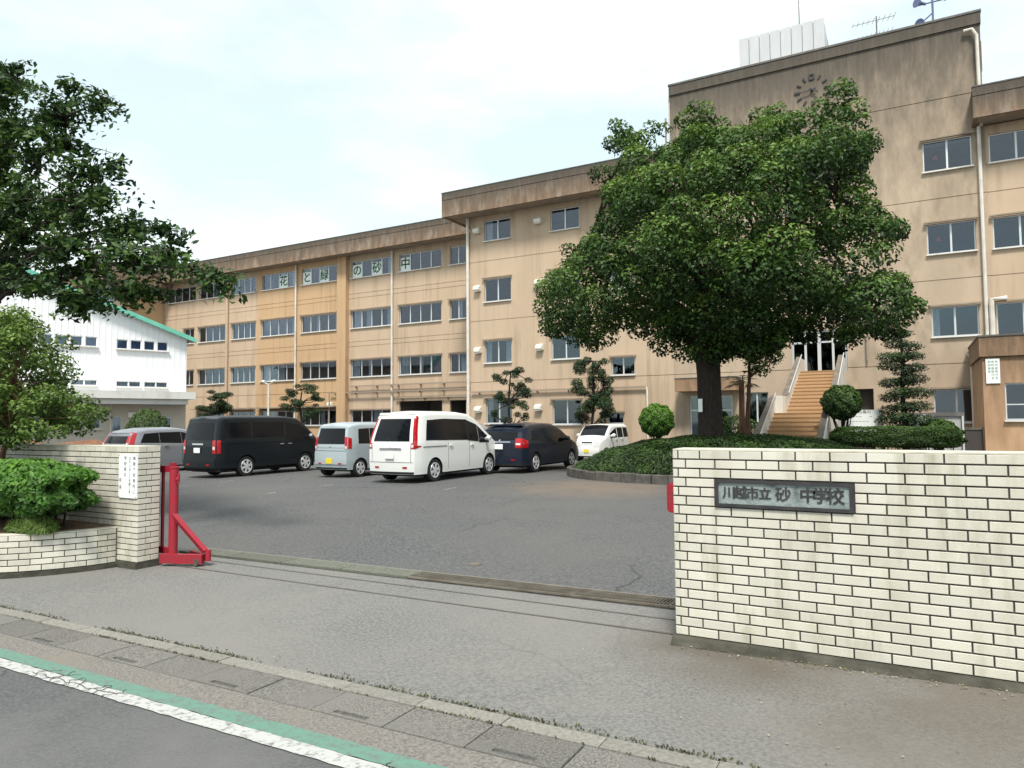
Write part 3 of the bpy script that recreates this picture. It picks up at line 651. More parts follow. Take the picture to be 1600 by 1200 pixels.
# main block X -22.55 .. -10.3
Y0 = 35.2; RV = .16
main_w = [(-21.56, -19.78, 12.29, 13.50, 2), (-17.22, -15.48, 12.29, 13.50, 2), (-13.72, -12.46, 12.29, 13.5, 2),
          (-21.56, -19.78, 8.70, 10.03, 2), (-17.22, -15.48, 8.70, 10.03, 2), (-13.72, -12.46, 8.7, 10.03, 2),
          (-21.56, -19.78, 5.12, 6.42, 2), (-17.22, -15.52, 5.12, 6.42, 2), (-13.72, -12.44, 4.12, 5.05, 2),
          (-21.50, -19.76, 1.62, 3.05, 2), (-17.20, -15.49, 1.55, 2.88, 2), (-13.97, -13.1, 1.57, 2.15, 1)]
mb = MB(); facade(mb, -22.55, -10.3, -.5, 13.9, Y0, main_w, GRV, RV); mb.build('wall', M_['tan'], SB, label='tan rendered wall of the middle block')
mb = MB(); mb.face([(-22.55, 39.6, -.5), (-22.55, Y0, -.5), (-22.55, Y0, 13.9), (-22.55, 39.6, 13.9)]); mb.build('wall', M_['tan'], SB, label='end wall of the middle block')
for i, w in enumerate(main_w):
    cu = [(.06, .5)] if i in (0, 4) else ([(.05, .4), (1.35, 1.7)] if i in (9, 6) else ())
    window(SB, *w[:4], Y0 + .12, w[4], cu, hood=(w[2] < 11 and w[2] > 1))
# left wing in three painted sections
def wing_windows(sill, rows, head): return [(a, b, sill, head, n) for a, b, n in rows]
cols_r = [(-26.58, -25.28, 2), (-30.83, -27.29, 4), (-35.22, -31.54, 4)]
cols_o = [(-40.15, -36.58, 4), (-44.48, -40.84, 4)]
cols_l = [(-48.0, -45.22, 4), (-52.1, -48.72, 4)]
lv = [(5.0, 6.24), (8.54, 9.80), (12.20, 13.42)]
Y1 = 39.0
def section(x0, x1, cols, Y, m, extra=(), lab=None, grooves=None):
    ops = [(a, b, s, h_, n) for s, h_ in lv for a, b, n in cols] + list(extra)
    mb = MB(); facade(mb, x0, x1, -.5, 13.9, Y, ops, grooves or (3.95, 7.55, 7.22, 11.05, 10.72), RV); mb.build('wall', m, SB, label=lab); return ops
op_r = section(-35.45, -22.55, cols_r, Y1, M_['tan'], [(-30.82, -27.23, -.4, 3.17, 0), (-26.61, -25.33, -.4, 3.15, 0), (-35.2, -31.5, 1.55, 2.62, 4)], 'tan wall of the recessed wing')
op_o = section(-45.0, -36.3, cols_o, Y1 - .06, M_['orange'], [(-40.1, -36.55, 1.55, 2.66, 4), (-44.5, -40.9, 1.55, 2.66, 4)], 'orange-tan wall section of the wing')
op_l = section(-56.7, -45.0, cols_l, Y1, M_['tan'], [(-56.4, -52.55, 12.20, 13.42, 4), (-54.0, -52.7, 8.54, 9.8, 2), (-54.0, -52.7, 5.0, 6.24, 2), (-48.0, -45.2, 1.55, 2.66, 4), (-52.1, -48.7, 1.55, 2.66, 4)], 'far tan wall of the recessed wing')
mb = MB(); mb.box(-36.3, -35.45, Y1 - .36, Y1 + .2, -.5, 13.85); mb.build('pilaster', M_['orange'], SB)
posters = {(-44.48, 12.20): [(2, '花')], (-40.15, 12.20): [(0, 'と'), (2, '緑')], (-35.22, 12.20): [(0, 'の'), (2, '砂')], (-30.83, 12.20): [(0, '中')]}
for k, op in enumerate((op_r, op_o, op_l)):
    for w in op:
        if w[4] == 0: continue
        W_ = w[1] - w[0]; cu = []
        if random.random() < .65: cu.append((.06, random.uniform(.3, .9)))
        if random.random() < .55: c0 = random.uniform(.35, .6) * W_; cu.append((c0, min(W_ - .06, c0 + random.uniform(.25, .8))))
        if random.random() < .4: cu.append((W_ - random.uniform(.25, .5), W_ - .06))
        window(SB, *w[:4], (Y1 - .06 if k == 1 else Y1) + .12, w[4], cu, poster=posters.get((w[0], w[2])), hood=(w[2] < 11))
# tower
Y2 = 35.12
tw = [(.79, 2.58, 12.34, 13.66, 2), (.83, 2.60, 8.74, 10.04, 2), (.89, 2.59, 5.18, 6.45, 2), (.86, 2.5, 1.55, 2.95, 2), (-4.75, -2.42, 3.86, 5.78, 0), (-2.28, -1.42, -.4, 3.05, 0), (-9.6, -7.5, -.4, 2.92, 0), (-6.9, -5.85, 1.5, 3.02, 2)]
mb = MB(); facade(mb, -10.3, 3.05, -.5, 18.35, Y2, tw, GRV + (15.45,), RV); mb.build('wall', M_['tower'], SB, label='tall weathered clock wall')
mb = MB(); mb.box(-10.33, 3.08, Y2 - .07, Y2 + .35, 18.35, 18.84); mb.build('parapet', M_['tower'], SB)
mb = MB(); mb.box(-10.36, 3.11, Y2 - .10, Y2 + .40, 18.84, 18.93); mb.build('parapet_cap', M_['parapet_cap'], SB)
mb = MB()
for x, s in ((-10.3, -1), (3.05, 1)):
    q = [(x, Y2, 13.5), (x, 46, 13.5), (x, 46, 18.3), (x, Y2, 18.3)]; mb.face(q if s > 0 else q[::-1])
mb.face([(-10.3, 46, 13.5), (3.05, 46, 13.5), (3.05, 46, 18.3), (-10.3, 46, 18.3)]); mb.face([(-10.3, Y2, 18.3), (3.05, Y2, 18.3), (3.05, 46, 18.3), (-10.3, 46, 18.3)])
mb.build('wall', M_['tower'], SB, label='side walls and roof of the clock block')
mb = MB(); mb.box(3.14, 3.3, 37.7, 38.0, 17.4, 18.75); mb.build('roof_bracket', M_['parapet_cap'], SB)
for i, w in enumerate(tw):
    if w[4]: window(SB, *w[:4], Y2 + .12, w[4], [(.05, .3)] if i == 2 else (), hood=(i < 4))
for z in (12.95, 9.4):
    mb = MB(); cx = 1.25; mb.prism([(cx - .11, z - .08), (cx + .11, z - .08), (cx, z + .12)], Y2 + .128, Y2 + .131); mb.build('rescue_mark', mat('red_mark', (.45, .12, .14), .6), SB, label='small red triangle on a window pane')
# entrance doors at the top of the steps
def door(xa, xb, za, zb, Y, n, transom=None, lab=None):
    mb = MB(); fw = .08; mb.box(xa, xb, Y - .04, Y + .04, zb - fw, zb); mb.box(xa, xa + fw, Y - .039, Y + .04, za, zb - fw); mb.box(xb - fw, xb, Y - .039, Y + .04, za, zb - fw)
    if transom: mb.box(xa + fw, xb - fw, Y - .038, Y + .04, transom - .04, transom + .04)
    w = (xb - xa) / n
    for i in range(1, n): mb.box(xa + w * i - (.075 if i == n // 2 else .05), xa + w * i + (.075 if i == n // 2 else .05), Y - .037, Y + .037, za, zb - fw)
    d = mb.build('door', M_['alu'], SB, label=lab)
    for i in range(n):
        p = MB(); p.box(xa + w * i + .05, xa + w * (i + 1) - .05, Y + .004, Y + .01, za + .05, zb - fw); p.build('pane', M_['glass_dark'], d)
door(-4.75, -2.42, 3.86, 5.78, Y2 + .12, 4, 5.25, 'glazed entrance doors above the steps')
door(-9.6, -7.5, .1, 2.92, Y2 + .12, 3, 2.2, 'glazed ground floor door under the canopy')
mb = MB(); mb.box(-2.25, -1.45, Y2 + .5, Y2 + .55, -.1, 3.05); mb.build('door', M_['wood_dark'], SB, label='dark doorway right of the steps')
mb = MB(); mb.box(-10.0, -7.1, 34.0, Y2 - .004, 3.12, 3.72); mb.build('door_canopy', M_['annex'], SB)
mb = MB(); mb.box(-10.02, -7.08, 33.98, Y2 - .005, 3.722, 3.77); mb.build('canopy_cap', M_['parapet_cap'], SB)
# right block
rw = [(3.18, 6.0, 12.35, 13.55, 3), (7.0, 10, 12.35, 13.55, 3), (3.2, 6.0, 8.72, 10.03, 3), (7, 10, 8.72, 10.03, 3), (3.2, 6.0, 5.12, 6.45, 3), (7, 10, 5.12, 6.45, 3)]
mb = MB(); facade(mb, 3.05, 16, -.5, 13.95, Y0, rw, GRV, RV); mb.build('wall', M_['tan'], SB, label='tan wall of the right block')
for w in rw: window(SB, *w[:4], Y0 + .12, w[4], (), hood=(w[2] < 11))
# roofs with deep stained fascias
def roof(x0, x1, y0, y1, z0, z1, lab=None):
    mb = MB(); gz = z0 + (z1 - z0) * .70
    mb.box(x0, x1, y0, y0 + .16, gz + .02, z1); mb.box(x0, x1, y0 + .025, y0 + .155, gz - .02, gz + .02); mb.box(x0, x1, y0 + .012, y0 + .16, z0, gz - .02)
    mb.box(x0, x0 + .16, y0 + .162, y1, z0, z1); mb.box(x1 - .16, x1, y0 + .162, y1, z0, z1); mb.build('eave_fascia', M_['fascia'], SB, label=lab)
    mb = MB(); mb.box(x0 + .163, x1 - .163, y0 + .163, y1, z0 + .05, z0 + .25); mb.build('eave_soffit', M_['soffit'], SB)
    mb = MB(); mb.box(x0 - .02, x1 + .02, y0 - .02, y0 + .2, z1 + .002, z1 + .05); mb.build('fascia_cap', M_['parapet_cap'], SB)
    mb = MB(); mb.box(x0 + .2, x1 - .2, y0 + .21, y1, z1 - .1, z1 - .02); mb.build('roof_deck', M_['parapet_cap'], SB)
roof(-23.75, -10.36, 34.0, 47, 13.76, 15.17, 'stained eave fascia of the middle block')
roof(-55.6, -23.8, 37.8, 50, 13.78, 15.03, 'stained eave fascia of the wing')
roof(2.6, 18, 34.0, 47, 13.95, 15.22, 'brown eave fascia of the right block')
roof(-78, -55.64, 33.9, 50, 13.45, 14.85, 'eave fascia of the far block')
# far projecting block
mb = MB(); mb.face([(-56.7, 35.1, -.5), (-56.7, 39.2, -.5), (-56.7, 39.2, 13.8), (-56.7, 35.1, 13.8)]); mb.build('wall', M_['orange'], SB, label='orange side wall of the far block')
fw_ = [(-60.6, -57.6, 12.1, 13.3, 3), (-66, -62, 12.1, 13.3, 4)]
mb = MB(); facade(mb, -77, -56.7, -.5, 13.6, 35.1, fw_, GRV, RV); mb.build('wall', M_['tan'], SB, label='front wall of the far block')
for w in fw_: window(SB, *w[:4], 35.22, w[4], ())
# rooms behind the glass
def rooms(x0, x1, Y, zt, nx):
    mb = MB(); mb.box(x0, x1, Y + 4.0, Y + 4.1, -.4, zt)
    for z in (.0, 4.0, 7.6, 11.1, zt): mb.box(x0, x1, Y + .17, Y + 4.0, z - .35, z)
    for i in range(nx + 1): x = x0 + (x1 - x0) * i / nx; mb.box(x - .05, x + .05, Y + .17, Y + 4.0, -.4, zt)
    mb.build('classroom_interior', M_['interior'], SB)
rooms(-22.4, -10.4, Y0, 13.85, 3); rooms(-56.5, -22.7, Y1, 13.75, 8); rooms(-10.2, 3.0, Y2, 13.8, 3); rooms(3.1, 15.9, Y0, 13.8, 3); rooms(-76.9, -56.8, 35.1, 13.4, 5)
# pipes
def pipe(pts, r, m='pipe', n=8, lab=None):
    mb = MB(); mb.tube(pts, r, n); return mb.build('downpipe', M_[m], SB, smooth=True, label=lab)
pipe([(-22.62, 35.05, 13.8), (-22.62, 35.05, .1)], .09); pipe([(-31.38, 38.86, 13.8), (-31.38, 38.86, .1)], .075)
pipe([(-40.62, 38.8, 13.8), (-40.62, 38.8, .1)], .07); pipe([(-48.45, 38.88, 13.8), (-48.45, 38.88, .1)], .12, 'tan')
pipe([(-10.36, 35.28, 18.4), (-10.36, 35.28, 15.2)], .07); pipe([(-10.58, 35.28, 17.3), (-10.58, 35.28, 15.2)], .05, 'conduit')
pipe([(2.45, 34.98, 18.1), (2.75, 34.95, 18.1), (2.9, 34.95, 17.8), (2.92, 34.95, 13.9)], .07)
pipe([(2.84, 34.98, 13.9), (2.84, 34.98, .2)], .07)
pipe([(2.1, 34.9, 4.45), (2.24, 34.9, 4.2), (2.24, 34.9, .2)], .055)
pipe([(3.55, 34.9, 6.6), (3.02, 34.9, 6.6), (3.02, 34.9, 4.9)], .1)
pipe([(-1.60, 34.98, 5.5), (-1.60, 34.98, 4.3)], .05, 'conduit')
for z, xa, xb, y in ((4.33, -35.1, -22.7, 38.75), (3.88, -37, -22.7, 38.7), (3.40, -31.0, -24.9, 38.8), (3.45, -22.4, -11.8, 35.05)):
    mb = MB(); mb.box(xa, xb, y - .05, y + .05, z - .04, z + .04); mb.build('conduit', M_['conduit' if z != 3.40 else 'soffit'], SB)
    k = int((xb - xa) / 1.9)
    for i in range(k): x = xa + .5 + i * 1.9; m2 = MB(); m2.box(x - .04, x + .04, y + .052, y + .2, z - .16, z + .05); m2.build('pipe_bracket', M_['conduit'], SB)
pipe([(-11.8, 35.05, 3.45), (-11.75, 35.05, 3.3), (-11.75, 35.05, .2)], .05)
pipe([(-36.9, 38.55, 3.88), (-36.9, 38.55, .3)], .05, 'conduit')
for xa, xb in ((-40.3, -36.4), (-44.6, -40.8), (-52.2, -48.6), (-48.1, -45.1)):
    mb = MB(); mb.box(xa, xb, 38.35, Y1 - .065, 2.86, 2.96); mb.build('window_canopy', M_['soffit'], SB)
# extractor hoods on the middle block
hm = MB(); hm.prismx([(0, -.16), (-.26, -.16), (-.30, -.10), (-.30, .04), (-.12, .16), (0, .16)], -.2, .2); hm.box(-.16, .16, -.25, -.02, -.20, -.162); ho = hm.build('hood', M_['vent']); hme = ho.data; bpy.data.objects.remove(ho)
for x, z in ((-21.98, 13.0), (-17.93, 13.0), (-21.98, 9.55), (-17.93, 9.5), (-21.95, 5.9), (-17.9, 5.85), (-21.95, 2.45), (-18.02, 2.5), (-37.0, 3.1)):
    inst(hme, 'vent_hood', SB, (x, Y0 - .002 if x > -30 else Y1 - .1, z))
# wall clock: separate hour marks and hands
ck = MB(); CX, CZ = -3.55, 17.03
clock = MB().tube([(CX, Y2 - .09, CZ), (CX, Y2 - .004, CZ)], .06, 12).build('clock', M_['black_ink'], SB)
for h_ in range(12):
    an = math.radians(30 * h_); r = .64; x = CX + r * math.sin(an); z = CZ + r * math.cos(an); ln = .10 if h_ % 3 else .13; wd = .035 if h_ % 3 else .05
    dx, dz = math.sin(an), math.cos(an); px, pz = dz, -dx; q = []
    for a_, b_ in ((-ln, -wd), (-ln, wd), (ln, wd), (ln, -wd)): q.append((x + dx * a_ + px * b_, z + dz * a_ + pz * b_))
    mb = MB()
    if h_ == 0:
        mb.box(x - .12, x - .06, Y2 - .05, Y2 - .004, z - .14, z + .14); mb.box(x + .06, x + .12, Y2 - .05, Y2 - .004, z - .14, z + .14); mb.box(x - .06, x + .06, Y2 - .048, Y2 - .004, z + .09, z + .14); mb.box(x - .06, x + .06, Y2 - .048, Y2 - .004, z - .14, z - .09)
    else: mb.prism(q, Y2 - .05, Y2 - .004)
    mb.build('hour_mark', M_['black_ink'], clock)
for ang, ln, back, wd in ((263, .5, .18, .025), (122, .32, .1, .035)):
    an = math.radians(ang); dx, dz = math.sin(an), math.cos(an); px, pz = dz, -dx
    q = [(CX + dx * a_ + px * b_, CZ + dz * a_ + pz * b_) for a_, b_ in ((-back, -wd), (-back, wd), (ln, wd * .5), (ln, -wd * .5))]
    mb = MB(); mb.prism(q, Y2 - .12 - wd, Y2 - .09 - wd); mb.build('clock_hand', M_['black_ink'], clock)

# ------------------------------------------------------------------ rooftop things
PH = thing('rooftop_housing', 'white panelled plant housing on the roof above the clock wall', 'roof housing', (0, 0, 18.3))
x0, x1, y0, y1, z0, z1 = -7.75, -3.35, 40, 43.5, 0, 4.65
mb = MB(); mb.box(x0 + .05, x1 - .05, y0 + .05, y1 - .05, z0, z1 - .1); mb.build('core', M_['block'], PH)
pw = (x1 - x0) / 8
for i in range(8):
    mb = MB(); mb.box(x0 + pw * i + .02, x0 + pw * (i + 1) - .02, y0, y0 + .048, .1, z1); mb.build('panel', M_['housing'], PH)
for i in range(5):
    q = (y1 - y0) / 5; mb = MB(); mb.box(x1 - .048, x1, y0 + q * i + .02, y0 + q * (i + 1) - .02, .1, z1 - .25 - .22 * i); mb.build('panel', M_['housing'], PH)
LR = thing('lightning_rod', 'thin lightning rod rising behind the white roof housing', 'lightning rod', (0, 0, 0))
mb = MB(); mb.tube([(-4.8, 42, 18.3), (-4.8, 42, 25.4)], [.04, .025], 6); mb.build('mast', M_['steel'], LR)
AN = thing('tv_antenna', 'television antenna with short rods on the roof between housing and loudspeakers', 'antenna', (-.84, 37, 18.3))
mb = MB(); mb.tube([(0, 0, 0), (0, 0, 2.45)], .028, 6); mb.build('mast', M_['steel'], AN)
for zz, ll in ((2.25, 1.0), (1.55, .8)):
    mb = MB(); mb.tube([(-ll, -.2, zz - .1), (ll * .75, .2, zz + .12)], .014, 5)
    boom = mb.build('boom', M_['steel'], AN)
    for k in range(9):
        t = k / 8; x = -ll + 1.75 * ll * t; y = -.2 + .4 * t; z = zz - .1 + .22 * t; rl = .18 + .14 * t; m2 = MB(); m2.tube([(x - .25 * rl, y + rl, z), (x + .25 * rl, y - rl, z)], .009, 4); m2.build('element', M_['steel'], boom)
LS = thing('loudspeaker_mast', 'mast with four grey horn loudspeakers at the right end of the roof', 'loudspeakers', (1.45, 37, 18.3))
blue = mat('blue_grey_horn', (.13, .16, .30), .5)
mb = MB(); mb.tube([(0, 0, 0), (0, 0, 2.9)], .045, 8); mb.tube([(-.45, 0, 1.6), (.0, 0, 1.95)], .03, 6); mb.tube([(-.6, 0, 2.45), (.7, 0, 2.45)], .03, 6); mb.build('mast', blue, LS)
for (x, y, z, dx, dy, dz) in ((-.45, -.1, 1.5, -.5, -.8, -.25), (-.5, -.1, 2.5, -.7, -.6, .05), (.4, -.1, 2.55, .55, -.8, .0), (.75, 0, 2.5, 1, -.3, .1)):
    dv = Vector((dx, dy, dz)).normalized(); p = Vector((x, y, z)); mb = MB(); mb.tube([p - dv * .3, p - dv * .12, p, p + dv * .14, p + dv * .18], [.06, .07, .10, .2, .23], 12); mb.build('horn', blue, LS, smooth=True)
A2 = thing('whip_antenna', 'small thin whip antenna at the right corner of the roof', 'antenna', (2.62, 36.5, 18.9)); mb = MB(); mb.tube([(0, 0, 0), (.1, 0, .75)], .012, 5); mb.build('rod', M_['steel'], A2)

# ------------------------------------------------------------------ entrance steps
ST = thing('entrance_steps', 'broad flight of brown tiled steps with pale parapets climbing to the glazed doors', 'steps')
zg = .1; rise = .155; n1 = 12
for k in range(24):
    if k < 12: xa, xb = -4.48, -2.66; ya = 23.9 + k * .37; yb = ya + (.37 if k < 11 else 1.35)
    else: xa, xb = -4.2, -2.66; ya = 29.25 + (k - 12) * .37; yb = ya + (.37 if k < 23 else 1.80)
    z = zg + (k + 1) * rise; mb = MB(); mb.box(xa, xb, ya, yb + .02, z - .17 if k else zg - .2, z - .0)
    st = mb.build('step', M_['step_tile'], ST); mb = MB(); mb.box(xa + .002, xb - .002, ya - .016, ya + .045, z - .03, z + .004); mb.build('nosing', M_['step_edge'], st)
def flight(y0, z0, y1, z1, xa, xb, h0, nm, m, base=None):
    mb = MB(); b0 = z0 - .45 if base is None else base; mb.prismx([(y0, b0), (y1, (z1 - .45) if base is None else base), (y1, z1 + h0), (y0, z0 + h0)], xa, xb); return mb.build(nm, m, ST)
zl = zg + 12 * rise; zt = zg + 24 * rise
flight(24.0, zg + .1, 28.3, zl, -4.64, -4.48, .62, 'parapet', M_['parapet_white'], -.1); flight(29.3, zl + .05, 33.7, zt, -4.36, -4.2, .62, 'parapet', M_['parapet_white'], -.1)
flight(24.0, zg + .1, 28.3, zl, -2.655, -2.5, .62, 'parapet', M_['parapet_white'], -.1); flight(29.3, zl + .05, 33.7, zt, -2.655, -2.5, .62, 'parapet', M_['parapet_white'], -.1)
for xa, xb in ((-4.64, -4.2), (-2.655, -2.5)):
    mb = MB(); mb.box(xa, xb, 28.302, 29.298, -.1, zl + .66); mb.build('landing_parapet', M_['parapet_white'], ST)
    mb = MB(); mb.box(xa if xa < -3 and False else xa, xb, 33.702, 35.1, -.1, zt + .62) if xa > -3 else mb.box(-4.36, -4.2, 33.702, 35.1, -.1, zt + .62); mb.build('landing_parapet', M_['parapet_white'], ST)
for (ya, za_, yb, zb_) in ((24.0, zg + .1, 28.3, zl), (29.3, zl + .05, 33.7, zt)):
    for xc in (-4.56 if ya < 25 else -4.28, -2.58):
        mb = MB(); mb.prismx([(ya, za_ + .622), (yb, zb_ + .622), (yb, zb_ + .68), (ya, za_ + .68)], xc - .1, xc + .1); mb.build('coping', M_['stair_coping'], ST)
        mb = MB(); o_ = .1; mb.tube([(xc + .13, ya + .2, za_ + .75), (xc + .13, yb - .1, zb_ + .75)], .022, 6)
        for t in (0.05, .35, .65, .95): y = ya + .2 + (yb - ya - .3) * t; z = za_ + .75 + (zb_ - za_) * t; mb.tube([(xc + .13, y, z), (xc + .09, y, z - .12)], .012, 5)
        mb.build('handrail', M_['alu'], ST)
mb = MB(); mb.box(-4.19, -2.67, 33.4, 35.1, zt - .5, zt - .11); mb.build('landing_slab', M_['concrete'], ST)

# ------------------------------------------------------------------ annex and yard walls on the right
AX = thing('annex_building', 'low flat-roofed annex with rust-stained walls at the right edge', 'annex')
aw = [(2.87, 4.6, 1.64, 2.93, 2), (6, 8, 1.64, 2.93, 2)]
mb = MB(); facade(mb, 2.24, 12, -.3, 3.86, 30, aw, (), RV); mb.face([(2.24, 35, -.3), (2.24, 30, -.3), (2.24, 30, 3.86), (2.24, 35, 3.86)]); mb.build('wall', M_['annex'], AX)
mb = MB(); mb.box(2.16, 12.1, 29.9, 35.05, 3.88, 4.58); mb.build('roof_fascia', M_['annex'], AX)
mb = MB(); mb.box(2.13, 12.12, 29.87, 35.0, 4.582, 4.64); mb.build('parapet_cap', M_['parapet_cap'], AX)
for w in aw: window(AX, *w[:4], 30.12, w[4], (), rail=True)
mb = MB(); mb.box(2.3, 11.9, 32, 32.1, -.2, 3.8); mb.box(2.3, 11.9, 30.2, 32, 3.7, 3.8); mb.box(2.3, 11.9, 30.2, 32, 0, .1); mb.build('interior', M_['interior'], AX)
sb = MB(); sb.box(2.34, 2.75, 29.955, 29.985, 2.93, 3.80); sb.mi = 1
for cx in (2.44, 2.54, 2.65):
    for i in range(6 if cx > 2.5 else 4): text_into(sb, '来校者受付玄関'[i], .10, (cx, 29.9525, 3.68 - i * .115), (1, 0, 0), (0, 0, 1), 1)
tag(sb.build('wall_sign', [M_['paper'], M_['green_ink']]), 'white upright sign with small writing on the stained annex wall', 'sign')
SW = thing('screen_wall', 'pale concrete panel wall with a dark coping behind the clipped hedge', 'wall')
for i in range(4):
    mb = MB(); x = -.2 + i * .44; mb.box(x + .005, x + .435, 30, 30.1, -.1, 1.80); mb.build('panel', M_['block'], SW)
mb = MB(); mb.box(-.3, 1.64, 29.93, 30.16, 1.802, 1.93); mb.build('coping', M_['parapet_cap'], SW)
mb = MB(); mb.box(1.565, 1.62, 29.9, 29.96, -.1, 1.80); mb.build('end_post', M_['alu'], SW)
DG = thing('metal_gate', 'dark grey sheet gate between the concrete screen wall and the annex', 'gate')
mb = MB(); mb.box(1.66, 2.2, 30.2, 30.24, .1, 1.30); mb.build('sheet', M_['wood_dark'], DG); mb = MB(); mb.box(1.64, 2.22, 30.17, 30.26, 1.302, 1.38); mb.build('rail', M_['steel'], DG)
MBd = thing('message_board', 'white outdoor message board with rows of small print beside the steps', 'message board', (-1.42, 27.4, 0))
q = MB(); q.box(-.57, .57, -.03, .03, 1.28, 2.03); q.mi = 1
text_into(q, '学校案内', .13, (-.05, -.0325, 1.95), (1, 0, 0), (0, 0, 1), 1)
for r in range(3):
    for k in range(9):
        if random.random() < .75: q.box(-.5 + k * .11, -.5 + k * .11 + .085, -.032, -.0305, 1.80 - r * .17, 1.812 - r * .17)
q.build('board', [M_['paper'], M_['black_ink']], MBd)
for x in (-.5, .5): mb = MB(); mb.box(x - .03, x + .03, .032, .08, -.1, 1.95); mb.build('leg', M_['alu'], MBd)
MS = thing('meter_box', 'small white cabinet beside the pruned cloud tree trunk', 'cabinet', (0, 0, 0))
mb = MB(); mb.box(-.15, .42, 27.6, 27.75, .3, 1.86); mb.build('cabinet', M_['paper'], MS); mb = MB(); mb.box(-.12, .12, 27.58, 27.598, 1.35, 1.83); mb.build('door', M_['block'], MS)

M_['blue_backing'] = mat('blue_grey_backing', (.26, .31, .52), .9, (.19, .23, .42), 6, (5, 5, .3))  # blue sheet added behind the upper gym panes so the glass looks bluish
# ------------------------------------------------------------------ gymnasium
GY = thing('gymnasium', 'white ribbed gymnasium with a green roof verge and tan ground floor', 'gymnasium', (-37.4, 27.2, 0), math.radians(70))
gw_ = [(x0 + k * .70, x0 + k * .70 + .58, z0, z1, 1) for x0, z0, z1 in ((-3.72, 5.96, 6.50), (-7.35, 6.0, 6.54), (-12.3, 6.0, 6.5)) for k in range(4)] + [(x0 + k * 1.42, x0 + k * 1.42 + 1.26, z0, z1, 2) for x0, z0, z1 in ((-3.70, 3.83, 4.16), (-7.3, 3.86, 4.18), (-12.3, 3.85, 4.17)) for k in range(2)]
zr = lambda x: 6.80 - .357 * x if x > -11 else 6.8 + .357 * 11 + .357 * (x + 11)
mb = MB(); facade(mb, -22, 0, 3.5, 6.8, 0, gw_, (), .1)
mb.face([(-22, 0, 6.8), (0, 0, 6.8), (-11, 0, zr(-11) - .05)]); mb.box(-22, -.002, .11, 14, -.3, 6.78) if False else None
mb.face([(0, 0, 3.5), (0, 14, 3.5), (0, 14, 6.8), (0, 0, 6.8)])
mb.build('upper_wall', M_['white_siding'], GY)
# vertical ribs of the siding
k = 0; rb = MB()
while k < 72:
    x = -.1 - k * .3; k += 1
    segs = [(3.52, zr(x) - .1)]
    for w in gw_:
        if w[0] - .02 < x < w[1] + .02:
            new = []
            for a_, b_ in segs:
                if w[2] > a_ and w[3] < b_: new += [(a_, w[2] - .04), (w[3] + .04, b_)]
                else: new.append((a_, b_))
            segs = new
    for a_, b_ in segs: rb.box(x - .02, x + .02, -.018, -.001, a_, b_)
rb.build('siding_rib', M_['white_siding'], GY)
for w in gw_: window(GY, *w[:4], .07, w[4], [(.03, w[1] - w[0] - .03)], fw=.04, mt=M_['white_siding'], curt='blue_backing' if w[3] > 5 else 'curtain')  # upper panes get an added blue sheet, colouring the glass from behind
mb = MB(); mb.box(-21.9, -.1, 2, 2.1, 0, 6.7); mb.build('interior', M_['interior'], GY)
mb = MB()
for s in (0,):
    mb.prism([(.42, zr(.42) - .12), (.42, zr(.42) + .12), (-11, zr(-11) + .24), (-22.4, zr(-22.4) + .12), (-22.4, zr(-22.4) - .12), (-11, zr(-11))], -.45, -.25)
mb.build('verge', M_['green_roof'], GY)
mb = MB(); mb.prism([(.40, zr(.4) + .0), (.40, zr(.4) + .09), (-11, zr(-11) + .2), (-22.4, zr(-22.4) + .1), (-22.4, zr(-22.4)), (-11, zr(-11) + .1)], -.24, 14.2); mb.build('roof', M_['block'], GY)
mb = MB(); mb.box(-22, .1, -1.5, -.003, 3.14, 3.56); mb.build('canopy', M_['canopy'], GY); mb = MB(); mb.box(-22, -.25, -1.3, -.004, 2.84, 3.13); mb.build('canopy_beam', M_['canopy'], GY)
lw_ = [(-5.05, -4.39, 1.48, 2.2, 1), (-3.9, -3.36, 1.3, 2.2, 1), (-1.3, -.75, 1.42, 2.15, 1), (-8, -7.2, 1.4, 2.2, 2)]
mb = MB(); facade(mb, -22, 0, -.3, 2.83, 0, lw_, (), .1); mb.face([(0, 0, -.3), (0, 14, -.3), (0, 14, 3.5), (0, 0, 3.5)]); mb.build('lower_wall', M_['gym_tan'], GY)
for i, w in enumerate(lw_): window(GY, *w[:4], .07, w[4], [(.05, .45)] if i == 1 else (), mt=M_['canopy'], fw=.07)
mb = MB(); mb.box(-3.1, -2.75, -.25, -.002, 2.1, 2.4); mb.build('meter_cover', M_['vent'], GY)
for x in (-3.95, -1.55): mb = MB(); mb.box(x - .03, x + .03, -.06, -.003, -.2, 2.83); mb.build('downpipe', M_['pipe'], GY)

# ------------------------------------------------------------------ lamp post by the wing
LP = thing('lamp_post', 'slim pale lamp post with twin lamps in front of the orange wall', 'street lamp', (-33.6, 30, .05))
mb = MB(); mb.tube([(0, 0, 0), (0, 0, 4.05)], [.07, .05], 8); mb.build('post', M_['pipe'], LP, smooth=True)
for s in (-1, 1):
    mb = MB(); mb.tube([(0, 0, 4.0), (s * .35, 0, 4.12)], .03, 6); mb.build('arm', M_['pipe'], LP); mb = MB(); mb.tube([(s * .3, 0, 4.15), (s * .55, 0, 4.22)], [.1, .07], 8); mb.build('lamp_head', M_['sill'], LP)
